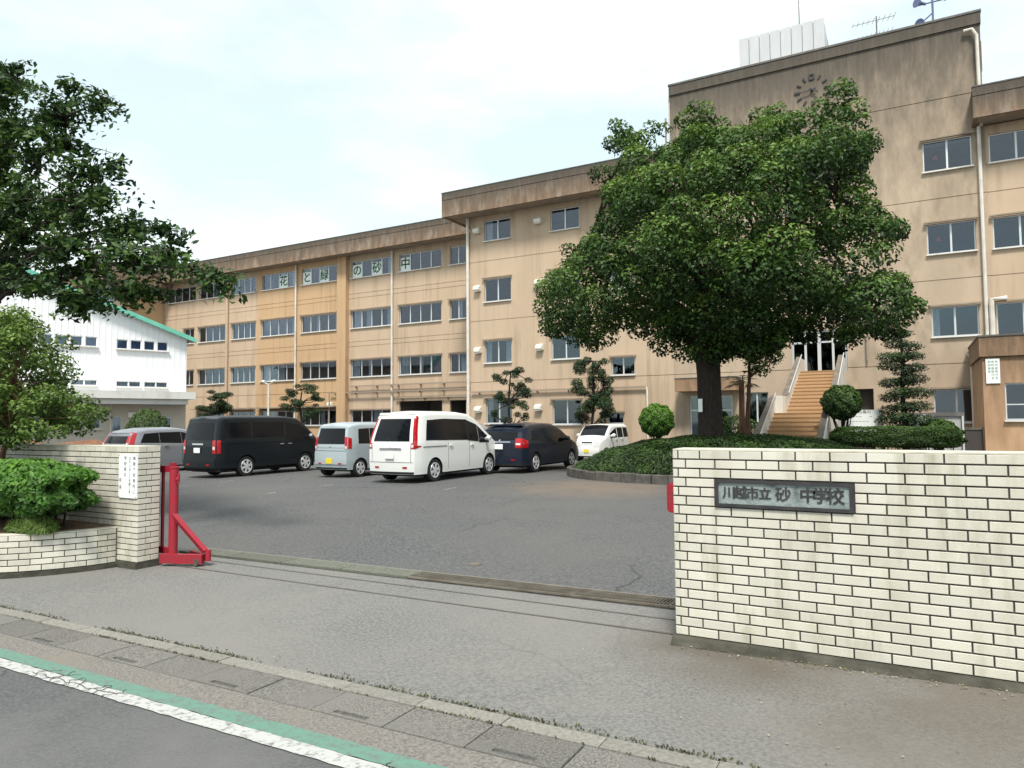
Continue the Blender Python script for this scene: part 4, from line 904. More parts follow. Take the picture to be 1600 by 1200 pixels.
# ------------------------------------------------------------------ cars
def paint(name, c, metal=0.0, rough=.35): return mat(name, c, rough, metal=metal, coat=.25, spec=.3)
CM = {'glass': mat('car_glass', (.006, .007, .009), .08, spec=.24), 'tyre': mat('tyre_rubber', (.02, .02, .021), .85, bump=.2), 'rim': mat('alloy_rim', (.66, .67, .68), .4, metal=.35),
      'lamp': mat('red_tail_lamp', (.38, .008, .012), .15, coat=.6), 'clear': mat('clear_lamp', (.62, .60, .58), .2, coat=.5), 'chrome': mat('chrome_trim', (.6, .6, .62), .2, metal=.9),
      'plate': mat('plate_white', (.75, .76, .75), .5), 'yplate': mat('plate_yellow', (.75, .58, .03), .5), 'black': mat('black_trim', (.015, .015, .016), .6), 'under': mat('underbody', (.012, .012, .012), .9)}
def car(name, label, x, y, rot, S, group='cars parked in the school yard'):
    """S: dimensions, roof-line and part patches; local frame y forward from the rear bumper, x to the right"""
    L, Wd, H, belt, wr, wy = S['L'], S['W'], S['H'], S['belt'], S['wr'], S['wy']; tp = S['top']; tum = S.get('tum', .13); rsh = S.get('rsh', .25); zf = S.get('zf', .9)
    T = thing(name, label, S['cat'], (x, y, g(x, y) + .004), rot, group)
    def top(yy): return float(np.interp(yy, [p[0] for p in tp], [p[1] for p in tp]))
    def sh(z): return rsh * max(0, (z - zf) / (H - zf)) ** 1.4 + (.04 * max(0, (.5 - z) / .5))
    def fsh(z): return S.get('fsh', .10) * (max(0, (z - .5)) / .5) ** 1.5 + .06 * max(0, (.4 - z) / .4)
    def hw(z, yn):
        b = Wd / 2
        if z < .5: b -= .05 * ((.5 - z) / .5) ** 1.3
        if z > belt: b -= tum * (z - belt) / (H - belt)
        if yn < .4: b -= .075 * ((.4 - yn) / .4) ** 2
        if yn > L - 1.0: b -= S.get('ft', .17) * ((yn - L + 1) / 1.0) ** 2
        return b
    def yy_(yn, z):
        r = yn
        if yn < 1.2: r += sh(z) * (1 - yn / 1.2)
        if yn > L - .6: r -= fsh(z) * (yn - L + .6) / .6
        return r
    def zb(yn):
        b = S.get('zb', .235)
        for w in wy:
            d = abs(yn - w); R = wr + .055
            if d < R: b = max(b, wr + math.sqrt(R * R - d * d) - .01)
        return b
    R_ = .11; st = set(np.linspace(0, L, 46).tolist())
    for w in wy:
        for a in np.linspace(0, math.pi, 15): st.add(w + (wr + .055) * math.cos(a))
    st = sorted(st); mb = MB(); rings = []; nl = 14
    def ring(yn):
        t = top(yn); r = min(R_, (t - zb(yn)) * .3); zs = t - r; z0 = zb(yn); o = []
        for k in range(nl): z = z0 + (zs - z0) * k / (nl - 1); o.append((hw(z, yn), yy_(yn, z), z))
        xw = hw(zs, yn)
        for a in (25, 50, 75): q = math.radians(a); o.append((xw - r * (1 - math.cos(q)), yy_(yn, zs), zs + r * math.sin(q)))
        xe = xw - r
        for f_ in (1, .6, .25): o.append((xe * f_, yy_(yn, t), t + .035 * (1 - f_ * f_)))
        o.append((0, yy_(yn, t), t + .036)); return o
    for yn in st:
        o = ring(yn); rings.append([mb.pt(p) for p in o] + [mb.pt((-p[0], p[1], p[2])) for p in o[-2::-1]])
    m = len(rings[0])
    for i in range(len(st) - 1):
        for j in range(m - 1): mb.idx([rings[i][j], rings[i + 1][j], rings[i + 1][j + 1], rings[i][j + 1]])
        mb.mi = 1; mb.idx([rings[i][m - 1], rings[i + 1][m - 1], rings[i + 1][0], rings[i][0]]); mb.mi = 0
    def cap(i, sgn, bul):
        o = ring(st[i]); prev = None
        for (px, py, pz) in o:
            cur = [mb.pt((px * f_, py + sgn * bul * (1 - f_ * f_), pz)) for f_ in np.linspace(1, -1, 9)]
            if prev:
                for k in range(8): mb.idx([prev[k], cur[k], cur[k + 1], prev[k + 1]] if sgn > 0 else [prev[k + 1], cur[k + 1], cur[k], prev[k]])
            prev = cur
    cap(0, -1, .06); cap(len(st) - 1, 1, .12)
    body = mb.build('body', [S['paint'], CM['under']], T); bm_fix(body.data)
    def patch(fn, nm, mt_, par=T, nu=10, nv=5, rim=.012, lab=None):
        mb = MB(); G = [[mb.pt(fn(u / nu, v / nv, 0)) for v in range(nv + 1)] for u in range(nu + 1)]
        for u in range(nu):
            for v in range(nv): mb.idx([G[u][v], G[u + 1][v], G[u + 1][v + 1], G[u][v + 1]])
        ed = [(u, 0) for u in range(nu)] + [(nu, v) for v in range(nv)] + [(u, nv) for u in range(nu, 0, -1)] + [(0, v) for v in range(nv, 0, -1)]
        B = [mb.pt(fn(u / nu, v / nv, -rim)) for u, v in ed]
        for k in range(len(ed)): k2 = (k + 1) % len(ed); mb.idx([G[ed[k][0]][ed[k][1]], B[k], B[k2], G[ed[k2][0]][ed[k2][1]]])
        return mb.build(nm, mt_, par, smooth=True, label=lab)
    def side(sgn, y0, y1, b0, b1, t0, t1, off=.006, sl=0.0):
        def fn(u, v, o):
            yn = y0 + (y1 - y0) * u; lo = b0 + (b1 - b0) * u; hi = t0 + (t1 - t0) * u; z = lo + (hi - lo) * v; yn += sl * v * (1 - u)
            return (sgn * (hw(z, yn) + off + o), yy_(yn, z), z)
        return fn
    def rear(f0, f1, z0, z1, off=.008, g0=0.0):
        def fn(u, v, o):
            z = z0 + (z1 - z0) * v; f_ = (f0 + (f1 - f0) * u); f_ += g0 * v * (-1 if f_ > 0 else 1) * abs(f_)
            return (f_ * hw(z, 0), yy_(0, z) - .06 * (1 - f_ * f_) - off - o, z)
        return fn
    def front(f0, f1, z0, z1, off=.008):
        def fn(u, v, o):
            z = z0 + (z1 - z0) * v; f_ = f0 + (f1 - f0) * u; return (f_ * hw(z, L), yy_(L, z) + .12 * (1 - f_ * f_) + off + o, z)
        return fn
    def shield(f0, f1, y0, y1, off=.008):
        def fn(u, v, o):
            yn = y0 + (y1 - y0) * v; f_ = f0 + (f1 - f0) * u; t = top(yn); xe = hw(t - R_, yn) - R_ * .6; return (f_ * xe, yn + .5 * (off + o), t + .036 * (1 - f_ * f_) + off + o)
        return fn
    for sgn in (-1, 1):
        for w in S['side']: patch(side(sgn, *w), 'side_window', CM['glass'])
        for w in S.get('pillars', ()): patch(side(sgn, *w, off=.0085), 'window_pillar', CM['black'], nu=2)
        for w in S.get('slamp', ()): patch(side(sgn, *w, off=.01), 'tail_light', CM['lamp'], nu=4)
        for w in S.get('hlamp', ()): patch(side(sgn, *w, off=.01), 'headlight', CM['clear'], nu=4)
        for yv in S.get('seams', ()):
            seams = MB()
            for k in range(8):
                za, zc = .32 + (belt - .36) * k / 8, .32 + (belt - .36) * (k + 1) / 8; ya = yv
                seams.face([(sgn * (hw(za, ya) + .003), ya - .006, za), (sgn * (hw(za, ya) + .003), ya + .006, za), (sgn * (hw(zc, ya) + .003), ya + .006, zc), (sgn * (hw(zc, ya) + .003), ya - .006, zc)])
            seams.build('door_gap', CM['black'], T)
        for (yh, zh) in S.get('handles', ()): patch(side(sgn, yh - .08, yh + .08, zh - .018, zh - .018, zh + .018, zh + .018, off=.03), 'door_handle', S.get('handle_m', S['paint']), nu=3, nv=1, rim=.03)
        for w in S.get('trim', ()): patch(side(sgn, *w, off=.009), 'side_moulding', CM['black'], nu=16, nv=1)
        ym, zm = S['mirror']; mb = MB(); xo = hw(zm, ym); pts = [(sgn * (xo - .02), ym, zm), (sgn * (xo + .06), ym - .01, zm + .03), (sgn * (xo + .14), ym - .03, zm + .05), (sgn * (xo + .21), ym - .03, zm + .04)]; mb.tube(pts, [.03, .06, .085, .06], 8); mb.build('mirror', S.get('mirror_m', S['paint']), T, smooth=True)
        for w in wy:
            mb = MB(); xo = sgn * (Wd / 2 - .015); xi = sgn * (Wd / 2 - .22)
            mb.tube([(xi, w, wr), (xi + sgn * .01, w, wr), (xo - sgn * .03, w, wr), (xo, w, wr), (xo, w, wr)], [wr * .93, wr, wr, wr * .95, wr * .70], 28); ty = mb.build('wheel', CM['tyre'], T, smooth=True)
            rr = wr * .68; mb = MB(); xr = xo + sgn * .004
            k = 32; o_ = [[mb.pt((xr + dx * sgn, w + r_ * math.cos(2 * math.pi * a / k), wr + r_ * math.sin(2 * math.pi * a / k))) for a in range(k)] for r_, dx in ((rr, .0), (rr * .98, .008), (rr * .86, .004), (rr * .84, -.02))]
            for q in range(3):
                for a in range(k): mb.idx([o_[q][a], o_[q][(a + 1) % k], o_[q + 1][(a + 1) % k], o_[q + 1][a]])
            ns_ = S.get('spokes', 5)
            for s_ in range(ns_):
                an = 2 * math.pi * s_ / ns_ + .3; c_, d_ = math.cos(an), math.sin(an)
                q = []
                for rad, hwid in ((rr * .1, .036), (rr * .9, .045)):
                    for e in (-1, 1): q.append((w + rad * c_ - e * hwid * d_, wr + rad * d_ + e * hwid * c_))
                A = [mb.pt((xr + sgn * (.010 if i < 2 else .002), yq, zq)) for i, (yq, zq) in enumerate(q)]; mb.idx([A[0], A[2], A[3], A[1]])
            hb = [mb.pt((xr + sgn * .013, w + rr * .22 * math.cos(2 * math.pi * a / 12), wr + rr * .22 * math.sin(2 * math.pi * a / 12))) for a in range(12)]; mb.idx(hb)
            mb.build('rim', CM['rim'], ty)
            mb = MB(); mb.tube([(xo - sgn * .05, w, wr), (xo - sgn * .025, w, wr)], rr * .9, 20); mb.build('dark_spoke_backing', CM['under'], ty)  # dark backing disc: shade in the gaps between spokes put in as colour
    for w in S['rear_glass']: patch(rear(*w), 'rear_window', CM['glass'])
    for w in S.get('rlamp', ()):
        patch(rear(*w, off=.01), 'tail_light', CM['lamp'], nu=4); patch(rear(-w[0], -w[1], w[2], w[3], off=.01), 'tail_light', CM['lamp'], nu=4)
    for w in S.get('rclear', ()):
        patch(rear(*w, off=.014), 'reverse_light', CM['clear'], nu=3); patch(rear(-w[0], -w[1], w[2], w[3], off=.014), 'reverse_light', CM['clear'], nu=3)
    for w in S.get('chrome', ()): patch(rear(*w, off=.018), 'rear_garnish', CM['chrome'], nu=8, nv=1)
    for w in S.get('rgap', ()): patch(rear(*w, off=.004), 'tailgate_gap', CM['black'], nu=12, nv=1)
    for w in S.get('rbump', ()): patch(rear(*w, off=.03), 'rear_bumper', S.get('bump_m', S['paint']), nu=12, nv=4, rim=.05)
    pl = S.get('plate'); patch(rear(-.19, .19, pl - .08, pl + .08, off=.045), 'license_plate', CM['yplate'] if S.get('kei') else CM['plate'], nu=3, nv=2)
    for f0 in (.62, -.62): patch(rear(f0 - .09, f0 + .09, .40, .445, off=.036 if S.get('rbump') else .012), 'reflector', CM['lamp'], nu=2, nv=1)
    patch(rear(-.035, .035, S['plate'] + .17, S['plate'] + .22, off=.02), 'badge', CM['chrome'], nu=2, nv=1)
    patch(rear(-.99, .99, S.get('zb', .235) + .01, S.get('zb', .235) + .07, off=.006), 'lower_valance', CM['black'], nu=12, nv=1)
    if 'wiper' in S:
        zz = S['wiper']; mb = MB(); p0 = Vector(rear(0, .02, zz, zz + .01, off=.02)(0, 0, 0)); p1 = Vector(rear(-.45, -.4, zz + .09, zz + .1, off=.02)(0, 0, 0)); mb.tube([p0, p1], .009, 5); mb.build('rear_wiper', CM['black'], T)
    w = S['shield']; patch(shield(*w), 'windscreen', CM['glass'], nu=8, nv=8)
    if S.get('grille'): patch(front(-.45, .45, *S['grille']), 'grille', CM['black']); patch(front(-.2, .2, .38, .52, off=.02), 'license_plate', CM['yplate'] if S.get('kei') else CM['plate'], nu=3, nv=2)
    for w in S.get('fhl', ()):
        patch(front(*w), 'headlight', CM['clear'], nu=4); patch(front(-w[0], -w[1], w[2], w[3]), 'headlight', CM['clear'], nu=4)
    if S.get('spoiler'):
        mb = MB(); z = H - .05; pts = []
        mb.prism([(-Wd / 2 + .24, z - .03), (Wd / 2 - .24, z - .03), (Wd / 2 - .28, z + .03), (-Wd / 2 + .28, z + .03)], rsh - .09, rsh + .16); mb.build('roof_spoiler', S['paint'], T)
    mb = MB(); mb.box(-Wd / 2 + .17, Wd / 2 - .17, .25, L - .4, .17, .32); mb.box(-Wd / 2 + .07, Wd / 2 - .07, .10, .26, .20, .30); mb.build('underbody', CM['under'], T)
    return T
import bmesh
def bm_fix(me):
    b = bmesh.new(); b.from_mesh(me); bmesh.ops.remove_doubles(b, verts=b.verts, dist=.0008); bmesh.ops.recalc_face_normals(b, faces=b.faces); b.to_mesh(me); b.free()
    me.polygons.foreach_set('use_smooth', [True] * len(me.polygons)); me.set_sharp_from_angle(angle=math.radians(40)); me.update()

white = paint('white_car_paint', (.74, .745, .72)); black = paint('black_car_paint', (.006, .009, .012)); silver = paint('silver_blue_paint', (.47, .53, .56), .35, .4)
navy = paint('dark_navy_paint', (.016, .022, .038), .2); grey = paint('grey_silver_paint', (.30, .31, .34), .45, .38); lsil = paint('light_silver_paint', (.50, .52, .54), .4)
car('minivan', 'white minivan with tall red tail lights, parked nearest the island', -12.40, 15.35, 0, dict(cat='minivan', paint=white, L=4.72, W=1.70, H=1.93, belt=1.10, wr=.315, wy=(.86, 3.76), tum=.15, rsh=.30, zf=1.0,
    top=[(0, 1.84), (.2, 1.90), (.7, 1.93), (2.2, 1.93), (2.75, 1.88), (3.1, 1.75), (3.5, 1.48), (3.95, 1.16), (4.35, 1.0), (4.6, .88), (4.72, .76)],
    side=[(.42, 1.42, 1.15, 1.13, 1.70, 1.74, .006, .06), (1.42, 2.55, 1.13, 1.11, 1.74, 1.72), (2.56, 3.12, 1.09, 1.05, 1.71, 1.56), (3.14, 3.72, 1.02, 1.00, 1.54, 1.16)], pillars=[(1.39, 1.45, 1.13, 1.13, 1.74, 1.74), (2.52, 2.60, 1.09, 1.09, 1.72, 1.71)],
    slamp=[(.0, .085, 1.0, 1.02, 1.82, 1.80), (.0, .22, .92, .99, 1.02, 1.01)], rlamp=[(.935, 1.0, 1.0, 1.82), (.86, 1.0, .93, 1.08)], rclear=[(.88, .97, .96, 1.04)], rear_glass=[(-.80, .80, 1.13, 1.74)], chrome=[(-.48, .48, .90, .95)], rgap=[(-.95, .95, .555, .565), (-.86, -.85, .57, 1.0), (.85, .86, .57, 1.0)],
    plate=.74, wiper=1.16, seams=(1.5, 2.6, 3.6), handles=((1.62, .98), (2.75, .97)), trim=[(.3, 1.42, .965, .965, .98, .98)], mirror=(3.52, 1.10), shield=(-.96, .96, 3.0, 4.0), spokes=6, fhl=[(.55, .95, .62, .78)], grille=(.5, .68), spoiler=True))
car('van', 'black long van with dark windows and silver wheels, second from the left', -19.85, 14.95, 0, dict(zb=.30, ft=.09,cat='van', paint=black, L=4.70, W=1.70, H=1.96, belt=1.14, wr=.33, wy=(1.15, 3.74), tum=.11, rsh=.16, zf=1.05,
    top=[(0, 1.88), (.2, 1.94), (.7, 1.96), (2.9, 1.96), (3.4, 1.90), (3.75, 1.70), (4.2, 1.32), (4.45, 1.10), (4.62, .92), (4.70, .80)],
    side=[(.28, 1.35, 1.26, 1.26, 1.76, 1.77), (1.37, 2.75, 1.26, 1.26, 1.77, 1.76), (2.86, 3.52, 1.18, 1.14, 1.75, 1.66), (3.52, 4.0, 1.14, 1.14, 1.66, 1.36)], pillars=[(1.34, 1.38, 1.26, 1.26, 1.77, 1.77)],
    slamp=[(.03, .15, .78, .78, 1.20, 1.20)], rlamp=[(.84, 1.0, .78, 1.20)], rclear=[(.86, .97, .90, 1.0)], rear_glass=[(-.84, .84, 1.2, 1.76)], chrome=[(-.34, .34, 1.05, 1.10)], rgap=[(-.97, .97, .62, .635)],
    plate=.88, wiper=1.24, seams=(1.55, 2.8, 3.75), handles=((2.62, 1.02), (2.98, 1.02)), handle_m=CM['chrome'], trim=[(.15, 4.3, 1.105, 1.105, 1.118, 1.118)], mirror=(3.9, 1.22), mirror_m=CM['chrome'], shield=(-.95, .95, 3.55, 4.4), spokes=6, rbump=[(-.99, .99, .34, .58)], fhl=[(.6, .98, .68, .9)], grille=(.6, .85)))
car('kei_wagon', 'small pale silver-blue boxy car with a yellow plate, left of the white minivan', -15.65, 16.45, 0, dict(cat='small car', paint=silver, L=3.39, W=1.475, H=1.66, belt=1.0, wr=.275, wy=(.52, 2.86), tum=.10, rsh=.14, zf=.95, kei=True,
    top=[(0, 1.58), (.15, 1.63), (.5, 1.66), (1.8, 1.66), (2.15, 1.58), (2.5, 1.28), (2.75, 1.06), (3.1, .95), (3.3, .85), (3.39, .72)],
    side=[(.42, .95, 1.03, 1.02, 1.48, 1.5), (.98, 1.6, 1.02, 1.01, 1.5, 1.5), (1.63, 2.4, 1.01, .99, 1.5, 1.2)],
    slamp=[(.02, .14, .88, .88, 1.22, 1.20)], rlamp=[(.86, 1.0, .86, 1.24)], rclear=[(.88, .98, .87, .96)], rear_glass=[(-.86, .86, 1.02, 1.52)], rgap=[(-.97, .97, .80, .815), (-.9, .9, .90, .906)], chrome=[(-.07, .07, .93, .99)],
    plate=.50, seams=(.97, 1.62, 2.4), handles=((1.1, .9), (1.75, .9)), mirror=(2.35, 1.05), shield=(-.95, .95, 2.1, 2.72), spokes=5, rbump=[(-.99, .99, .40, .78)], fhl=[(.6, .95, .58, .75)], grille=(.55, .7)))
car('station_wagon', 'dark navy low wagon with red tail lights, right of the white minivan', -11.42, 19.55, 0, dict(cat='estate car', paint=navy, L=4.57, W=1.70, H=1.57, belt=.95, wr=.31, wy=(.85, 3.6), tum=.17, rsh=.42, zf=.88,
    top=[(0, 1.40), (.2, 1.46), (.7, 1.53), (1.7, 1.57), (2.4, 1.53), (2.9, 1.38), (3.4, 1.10), (3.7, .98), (4.2, .86), (4.45, .74), (4.57, .62)],
    side=[(.5, 1.2, 1.02, 1.0, 1.34, 1.40, .006, .1), (1.22, 2.1, .98, .95, 1.40, 1.42), (2.12, 2.95, .95, .92, 1.41, 1.24)], slamp=[(.02, .30, .80, .80, 1.10, 1.02)], rlamp=[(.72, 1.0, .80, 1.10)], rclear=[(.75, .95, .89, .95)], rear_glass=[(-.80, .80, 1.05, 1.38)], chrome=[(-.5, .5, .97, 1.0)], rgap=[(-.95, .95, .60, .612)],
    plate=.84, seams=(1.2, 2.12, 3.1), handles=((1.4, .86), (2.3, .85)), mirror=(3.0, 1.0), shield=(-.94, .94, 2.4, 3.35), spokes=5, fhl=[(.5, .95, .55, .7)], grille=(.45, .6), spoiler=True))
car('station_wagon', 'grey silver wagon at the far left, partly hidden behind the brick post', -24.95, 15.3, 0, dict(cat='estate car', paint=grey, L=4.55, W=1.70, H=1.62, belt=1.0, wr=.31, wy=(.85, 3.6), tum=.17, rsh=.34, zf=.95,
    top=[(0, 1.44), (.2, 1.53), (.7, 1.60), (1.9, 1.62), (2.5, 1.56), (3.0, 1.38), (3.5, 1.10), (3.8, .98), (4.2, .88), (4.45, .76), (4.55, .64)],
    side=[(.42, 1.2, 1.10, 1.08, 1.42, 1.46, .006, .1), (1.22, 2.1, 1.08, 1.05, 1.46, 1.47), (2.12, 3.0, 1.05, 1.0, 1.47, 1.26)], slamp=[(.02, .2, .95, .92, 1.48, 1.44)], rlamp=[(.86, 1.0, .92, 1.48)], rclear=[(.88, .97, 1.0, 1.1)], rear_glass=[(-.84, .84, 1.08, 1.46)], chrome=[(-.4, .4, .92, .95)], rgap=[(-.95, .95, .60, .612)],
    plate=.78, seams=(1.2, 2.12, 3.1), handles=((1.45, .95), (2.35, .94)), handle_m=CM['chrome'], mirror=(3.05, 1.06), shield=(-.94, .94, 2.4, 3.45), spokes=7, fhl=[(.5, .95, .55, .7)], grille=(.45, .6)))
car('kei_wagon', 'small white boxy car facing the camera behind the low hedge', -12.15, 31.6, math.pi, dict(cat='small car', paint=white, L=3.39, W=1.42, H=1.56, belt=.97, wr=.275, wy=(.52, 2.86), tum=.09, rsh=.1, zf=.95, kei=True,
    top=[(0, 1.50), (.15, 1.54), (.5, 1.56), (2.0, 1.56), (2.3, 1.50), (2.6, 1.30), (2.85, 1.08), (3.15, .98), (3.3, .9), (3.39, .78)],
    side=[(.25, .85, 1.0, 1.0, 1.42, 1.43), (.95, 1.6, 1.0, 1.0, 1.43, 1.43), (1.7, 2.5, 1.0, .98, 1.43, 1.18)], slamp=[(.02, .12, .88, .88, 1.2, 1.2)], rlamp=[(.86, 1.0, .86, 1.2)], rear_glass=[(-.86, .86, 1.0, 1.43)],
    plate=.50, seams=(.9, 1.65, 2.5), handles=((1.1, .92), (1.8, .92)), mirror=(2.45, 1.05), mirror_m=white, shield=(-.95, .95, 2.22, 2.85), spokes=5, fhl=[(.55, .97, .62, .86)], grille=(.72, .84)))
car('sedan', 'light silver car almost hidden between the white minivan and the navy wagon', -14.9, 20.6, 0, dict(cat='car', paint=lsil, L=4.4, W=1.69, H=1.62, belt=1.0, wr=.3, wy=(.85, 3.5), tum=.16, rsh=.3, zf=.95,
    top=[(0, 1.48), (.2, 1.56), (.7, 1.61), (1.9, 1.62), (2.5, 1.56), (3.0, 1.38), (3.5, 1.10), (3.8, .98), (4.2, .86), (4.3, .76), (4.4, .64)], side=[(.5, 1.2, 1.08, 1.06, 1.44, 1.46), (1.22, 2.1, 1.06, 1.04, 1.46, 1.47), (2.12, 3.0, 1.04, 1.0, 1.47, 1.26)],
    slamp=[(.02, .2, .85, .85, 1.15, 1.15)], rlamp=[(.8, 1.0, .85, 1.15)], rear_glass=[(-.82, .82, 1.08, 1.46)], plate=.7, seams=(1.2, 2.12, 3.1), handles=((1.4, .9), (2.3, .9)), mirror=(3.05, 1.05), shield=(-.94, .94, 2.4, 3.45)))

# ------------------------------------------------------------------ planting island
IS = thing('planting_island', 'raised oval planting bed edged with rough kerb stones, under the big tree', 'planting bed')
icx, icy, irx, iry, ie = -2.6, 21.2, 6.7, 4.1, 2.5
def isl(a, s=1.0):
    c, s_ = math.cos(a), math.sin(a); return (icx + s * irx * math.copysign(abs(c) ** (2 / ie), c), icy + s * iry * math.copysign(abs(s_) ** (2 / ie), s_))
bd = [isl(2 * math.pi * k / 720) for k in range(721)]; al = [0]
for p, q in zip(bd, bd[1:]): al.append(al[-1] + math.hypot(q[0] - p[0], q[1] - p[1]))
nst = int(al[-1] / .46); ks = MB(); ks.box(-.222, .222, -.07, .07, -.12, .23); b_ = ks.build('kerb_stone', M_['kerbstone']); bm = bmesh.new(); bm.from_mesh(b_.data); bmesh.ops.bevel(bm, geom=bm.edges, offset=.02, segments=1, affect='EDGES'); bm.to_mesh(b_.data); bm.free(); kme = b_.data; bpy.data.objects.remove(b_)
for k in range(nst):
    s = al[-1] * (k + .5) / nst; i = int(np.searchsorted(al, s)) - 1; p, q = bd[i], bd[min(i + 1, 720)]; an = math.atan2(q[1] - p[1], q[0] - p[0])
    if p[1] < icy + 1.5 and p[0] < 1.5: o = inst(kme, 'kerb_stone', IS, (p[0], p[1], g(*p) + random.uniform(-.015, .02)), an + random.uniform(-.03, .03)); o.scale = (1, 1, 1)
mb = MB(); c0 = mb.pt((icx, icy, .62)); r1 = [mb.pt((*isl(2 * math.pi * k / 60, .985), .27)) for k in range(60)]; r2 = [mb.pt((*isl(2 * math.pi * k / 60, .7), .5)) for k in range(60)]
for k in range(60): mb.idx([r1[k], r1[(k + 1) % 60], r2[(k + 1) % 60], r2[k]]); mb.idx([r2[k], r2[(k + 1) % 60], c0])
mb.build('soil', M_['soil'], IS)

# low spreading shrub mound filling the island
def mound_h(x, y):
    # a sprawling juniper-like carpet, highest towards the back
    dx = (x - icx) / irx; dy = (y - icy) / iry; d = (abs(dx) ** ie + abs(dy) ** ie) ** (1 / ie); e = max(0, 1 - d)
    h = .28 + .93 * (1 - math.exp(-e * 6.0)) * (.78 + .30 * math.exp(-((x + 5.0) / 3.4) ** 2))
    if x > -2.6: h -= .22 * min(1, (x + 2.6) / 1.5)
    return h + .07 * math.sin(x * 2.3 + y) * math.sin(y * 2.9 - x)
HM = thing('spreading_shrub', 'dark green spreading shrub carpeting the whole island around the big tree', 'shrub')
P = []; N = []; Tn = []
while len(P) < 62000:
    x = random.uniform(icx - irx, 1.5); y = random.uniform(icy - iry, icy + 2.2); d = (abs((x - icx) / irx) ** ie + abs((y - icy) / iry) ** ie) ** (1 / ie)
    if d > .975: continue
    if y > icy and random.random() < .5: continue
    h = mound_h(x, y)
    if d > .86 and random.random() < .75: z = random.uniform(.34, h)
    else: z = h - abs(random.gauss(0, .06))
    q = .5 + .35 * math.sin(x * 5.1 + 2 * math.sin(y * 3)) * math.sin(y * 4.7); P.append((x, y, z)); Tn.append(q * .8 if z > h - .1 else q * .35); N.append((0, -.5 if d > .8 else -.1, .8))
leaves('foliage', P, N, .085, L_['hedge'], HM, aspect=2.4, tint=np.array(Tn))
mb = MB()
for k in range(140):
    a = random.uniform(math.pi, 2 * math.pi); s = random.uniform(.55, .9); x, y = isl(a, s); x2, y2 = isl(a + random.uniform(-.1, .1), min(.97, s + .12))
    if x < 1.3: mb.tube([(x, y, .35), ((x + x2) / 2, (y + y2) / 2, .5), (x2, y2, random.uniform(.5, .8))], [.018, .012, .005], 4)
mb.build('branches', M_['bark'], HM)
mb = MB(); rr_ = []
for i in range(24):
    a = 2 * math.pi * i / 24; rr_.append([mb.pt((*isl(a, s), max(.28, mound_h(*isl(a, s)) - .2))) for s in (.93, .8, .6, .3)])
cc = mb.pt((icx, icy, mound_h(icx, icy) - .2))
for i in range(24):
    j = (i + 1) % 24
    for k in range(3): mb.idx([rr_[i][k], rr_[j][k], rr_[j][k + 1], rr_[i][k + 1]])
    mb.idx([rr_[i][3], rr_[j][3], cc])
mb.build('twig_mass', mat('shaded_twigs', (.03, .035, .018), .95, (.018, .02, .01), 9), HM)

# ------------------------------------------------------------------ trees
def limb(mb, p, q, r0, r1, wob=.12, n=5, seg=6):
    p = Vector(p); q = Vector(q); L = (q - p).length; pts = []
    for i in range(n + 1):
        t = i / n; v = p.lerp(q, t) + Vector((random.uniform(-1, 1), random.uniform(-1, 1), random.uniform(-.5, .5))) * wob * L * .25 * math.sin(math.pi * t); v.z += .12 * L * math.sin(math.pi * t) * .5; pts.append(v)
    mb.tube(pts, [r0 + (r1 - r0) * i / n for i in range(n + 1)], seg); return pts
BIG = [(-11.11, 5.88), (-10.77, 4.93), (-10.3, 4.59), (-9.62, 4.33), (-9.06, 3.99), (-8.31, 3.95), (-7.78, 4.41), (-7.06, 4.52), (-6.27, 4.41), (-5.7, 4.08), (-5.25, 3.5), (-4.61, 3.47), (-3.57, 3.25), (-2.72, 3.9), (-1.76, 4.01), (-0.72, 3.69), (-0.13, 3.89), (0.45, 4.5), (0.49, 4.9), (0.23, 5.49), (0.17, 6.65), (-0.24, 7.13), (-0.61, 7.27), (-0.45, 8.42), (-0.46, 9.44), (-1.12, 10.28), (-1.57, 10.6), (-2.14, 10.25), (-2.63, 10.27), (-3.22, 10.5), (-3.83, 10.17), (-4.64, 10.26), (-4.9, 10.83), (-5.37, 10.7), (-5.77, 10.11), (-6.36, 9.84), (-7.26, 10.4), (-7.57, 10.6), (-8.11, 10.08), (-8.01, 9.25), (-8.56, 9.04), (-8.35, 8.29), (-9.02, 7.56), (-9.58, 7.02), (-10.63, 6.51)]
BIG = [(-5.2 + (x + 5.2) * .955, z) for x, z in BIG]
BT = thing('broadleaf_tree', 'big round-crowned evergreen tree on the island with a tag on its thick trunk', 'tree')
bx, by = -5.03, 20.5
mb = MB(); mb.tube([(bx - .02, by, .35), (bx, by, .6), (bx + .02, by, 1.6), (bx, by, 3.0), (bx - .05, by, 4.2), (bx - .1, by, 5.6)], [.56, .40, .345, .33, .37, .28], 14)
cs = []; rs = []; tries = 0
while len(cs) < 212 and tries < 60000:
    tries += 1; x = random.uniform(-11.2, .6); z = random.uniform(3.4, 10.9)
    if not poly_in(BIG, x, z): continue
    d = poly_dist(BIG, x, z); r = random.uniform(.5, .95)
    if d < .34: continue
    r = min(r, d * .95); half = 3.7 * (1 - math.exp(-d / 1.15)) * (1.0 if z > 4.6 else .7); y = by + random.choice((-1, -1, -1, 1)) * half * random.uniform(.72, 1.0) if random.random() < .8 else by + random.uniform(-half, half)
    kk = y / by; x, z = x * kk, EYE + (z - EYE) * kk
    if -2.65 < x < -1.6 and z > 9.75: continue
    if any((x - c[0]) ** 2 + (y - c[1]) ** 2 + (z - c[2]) ** 2 < (.62 * (r + r2)) ** 2 * .75 for c, r2 in zip(cs, rs)): continue
    cs.append((x, y, z)); rs.append(r)
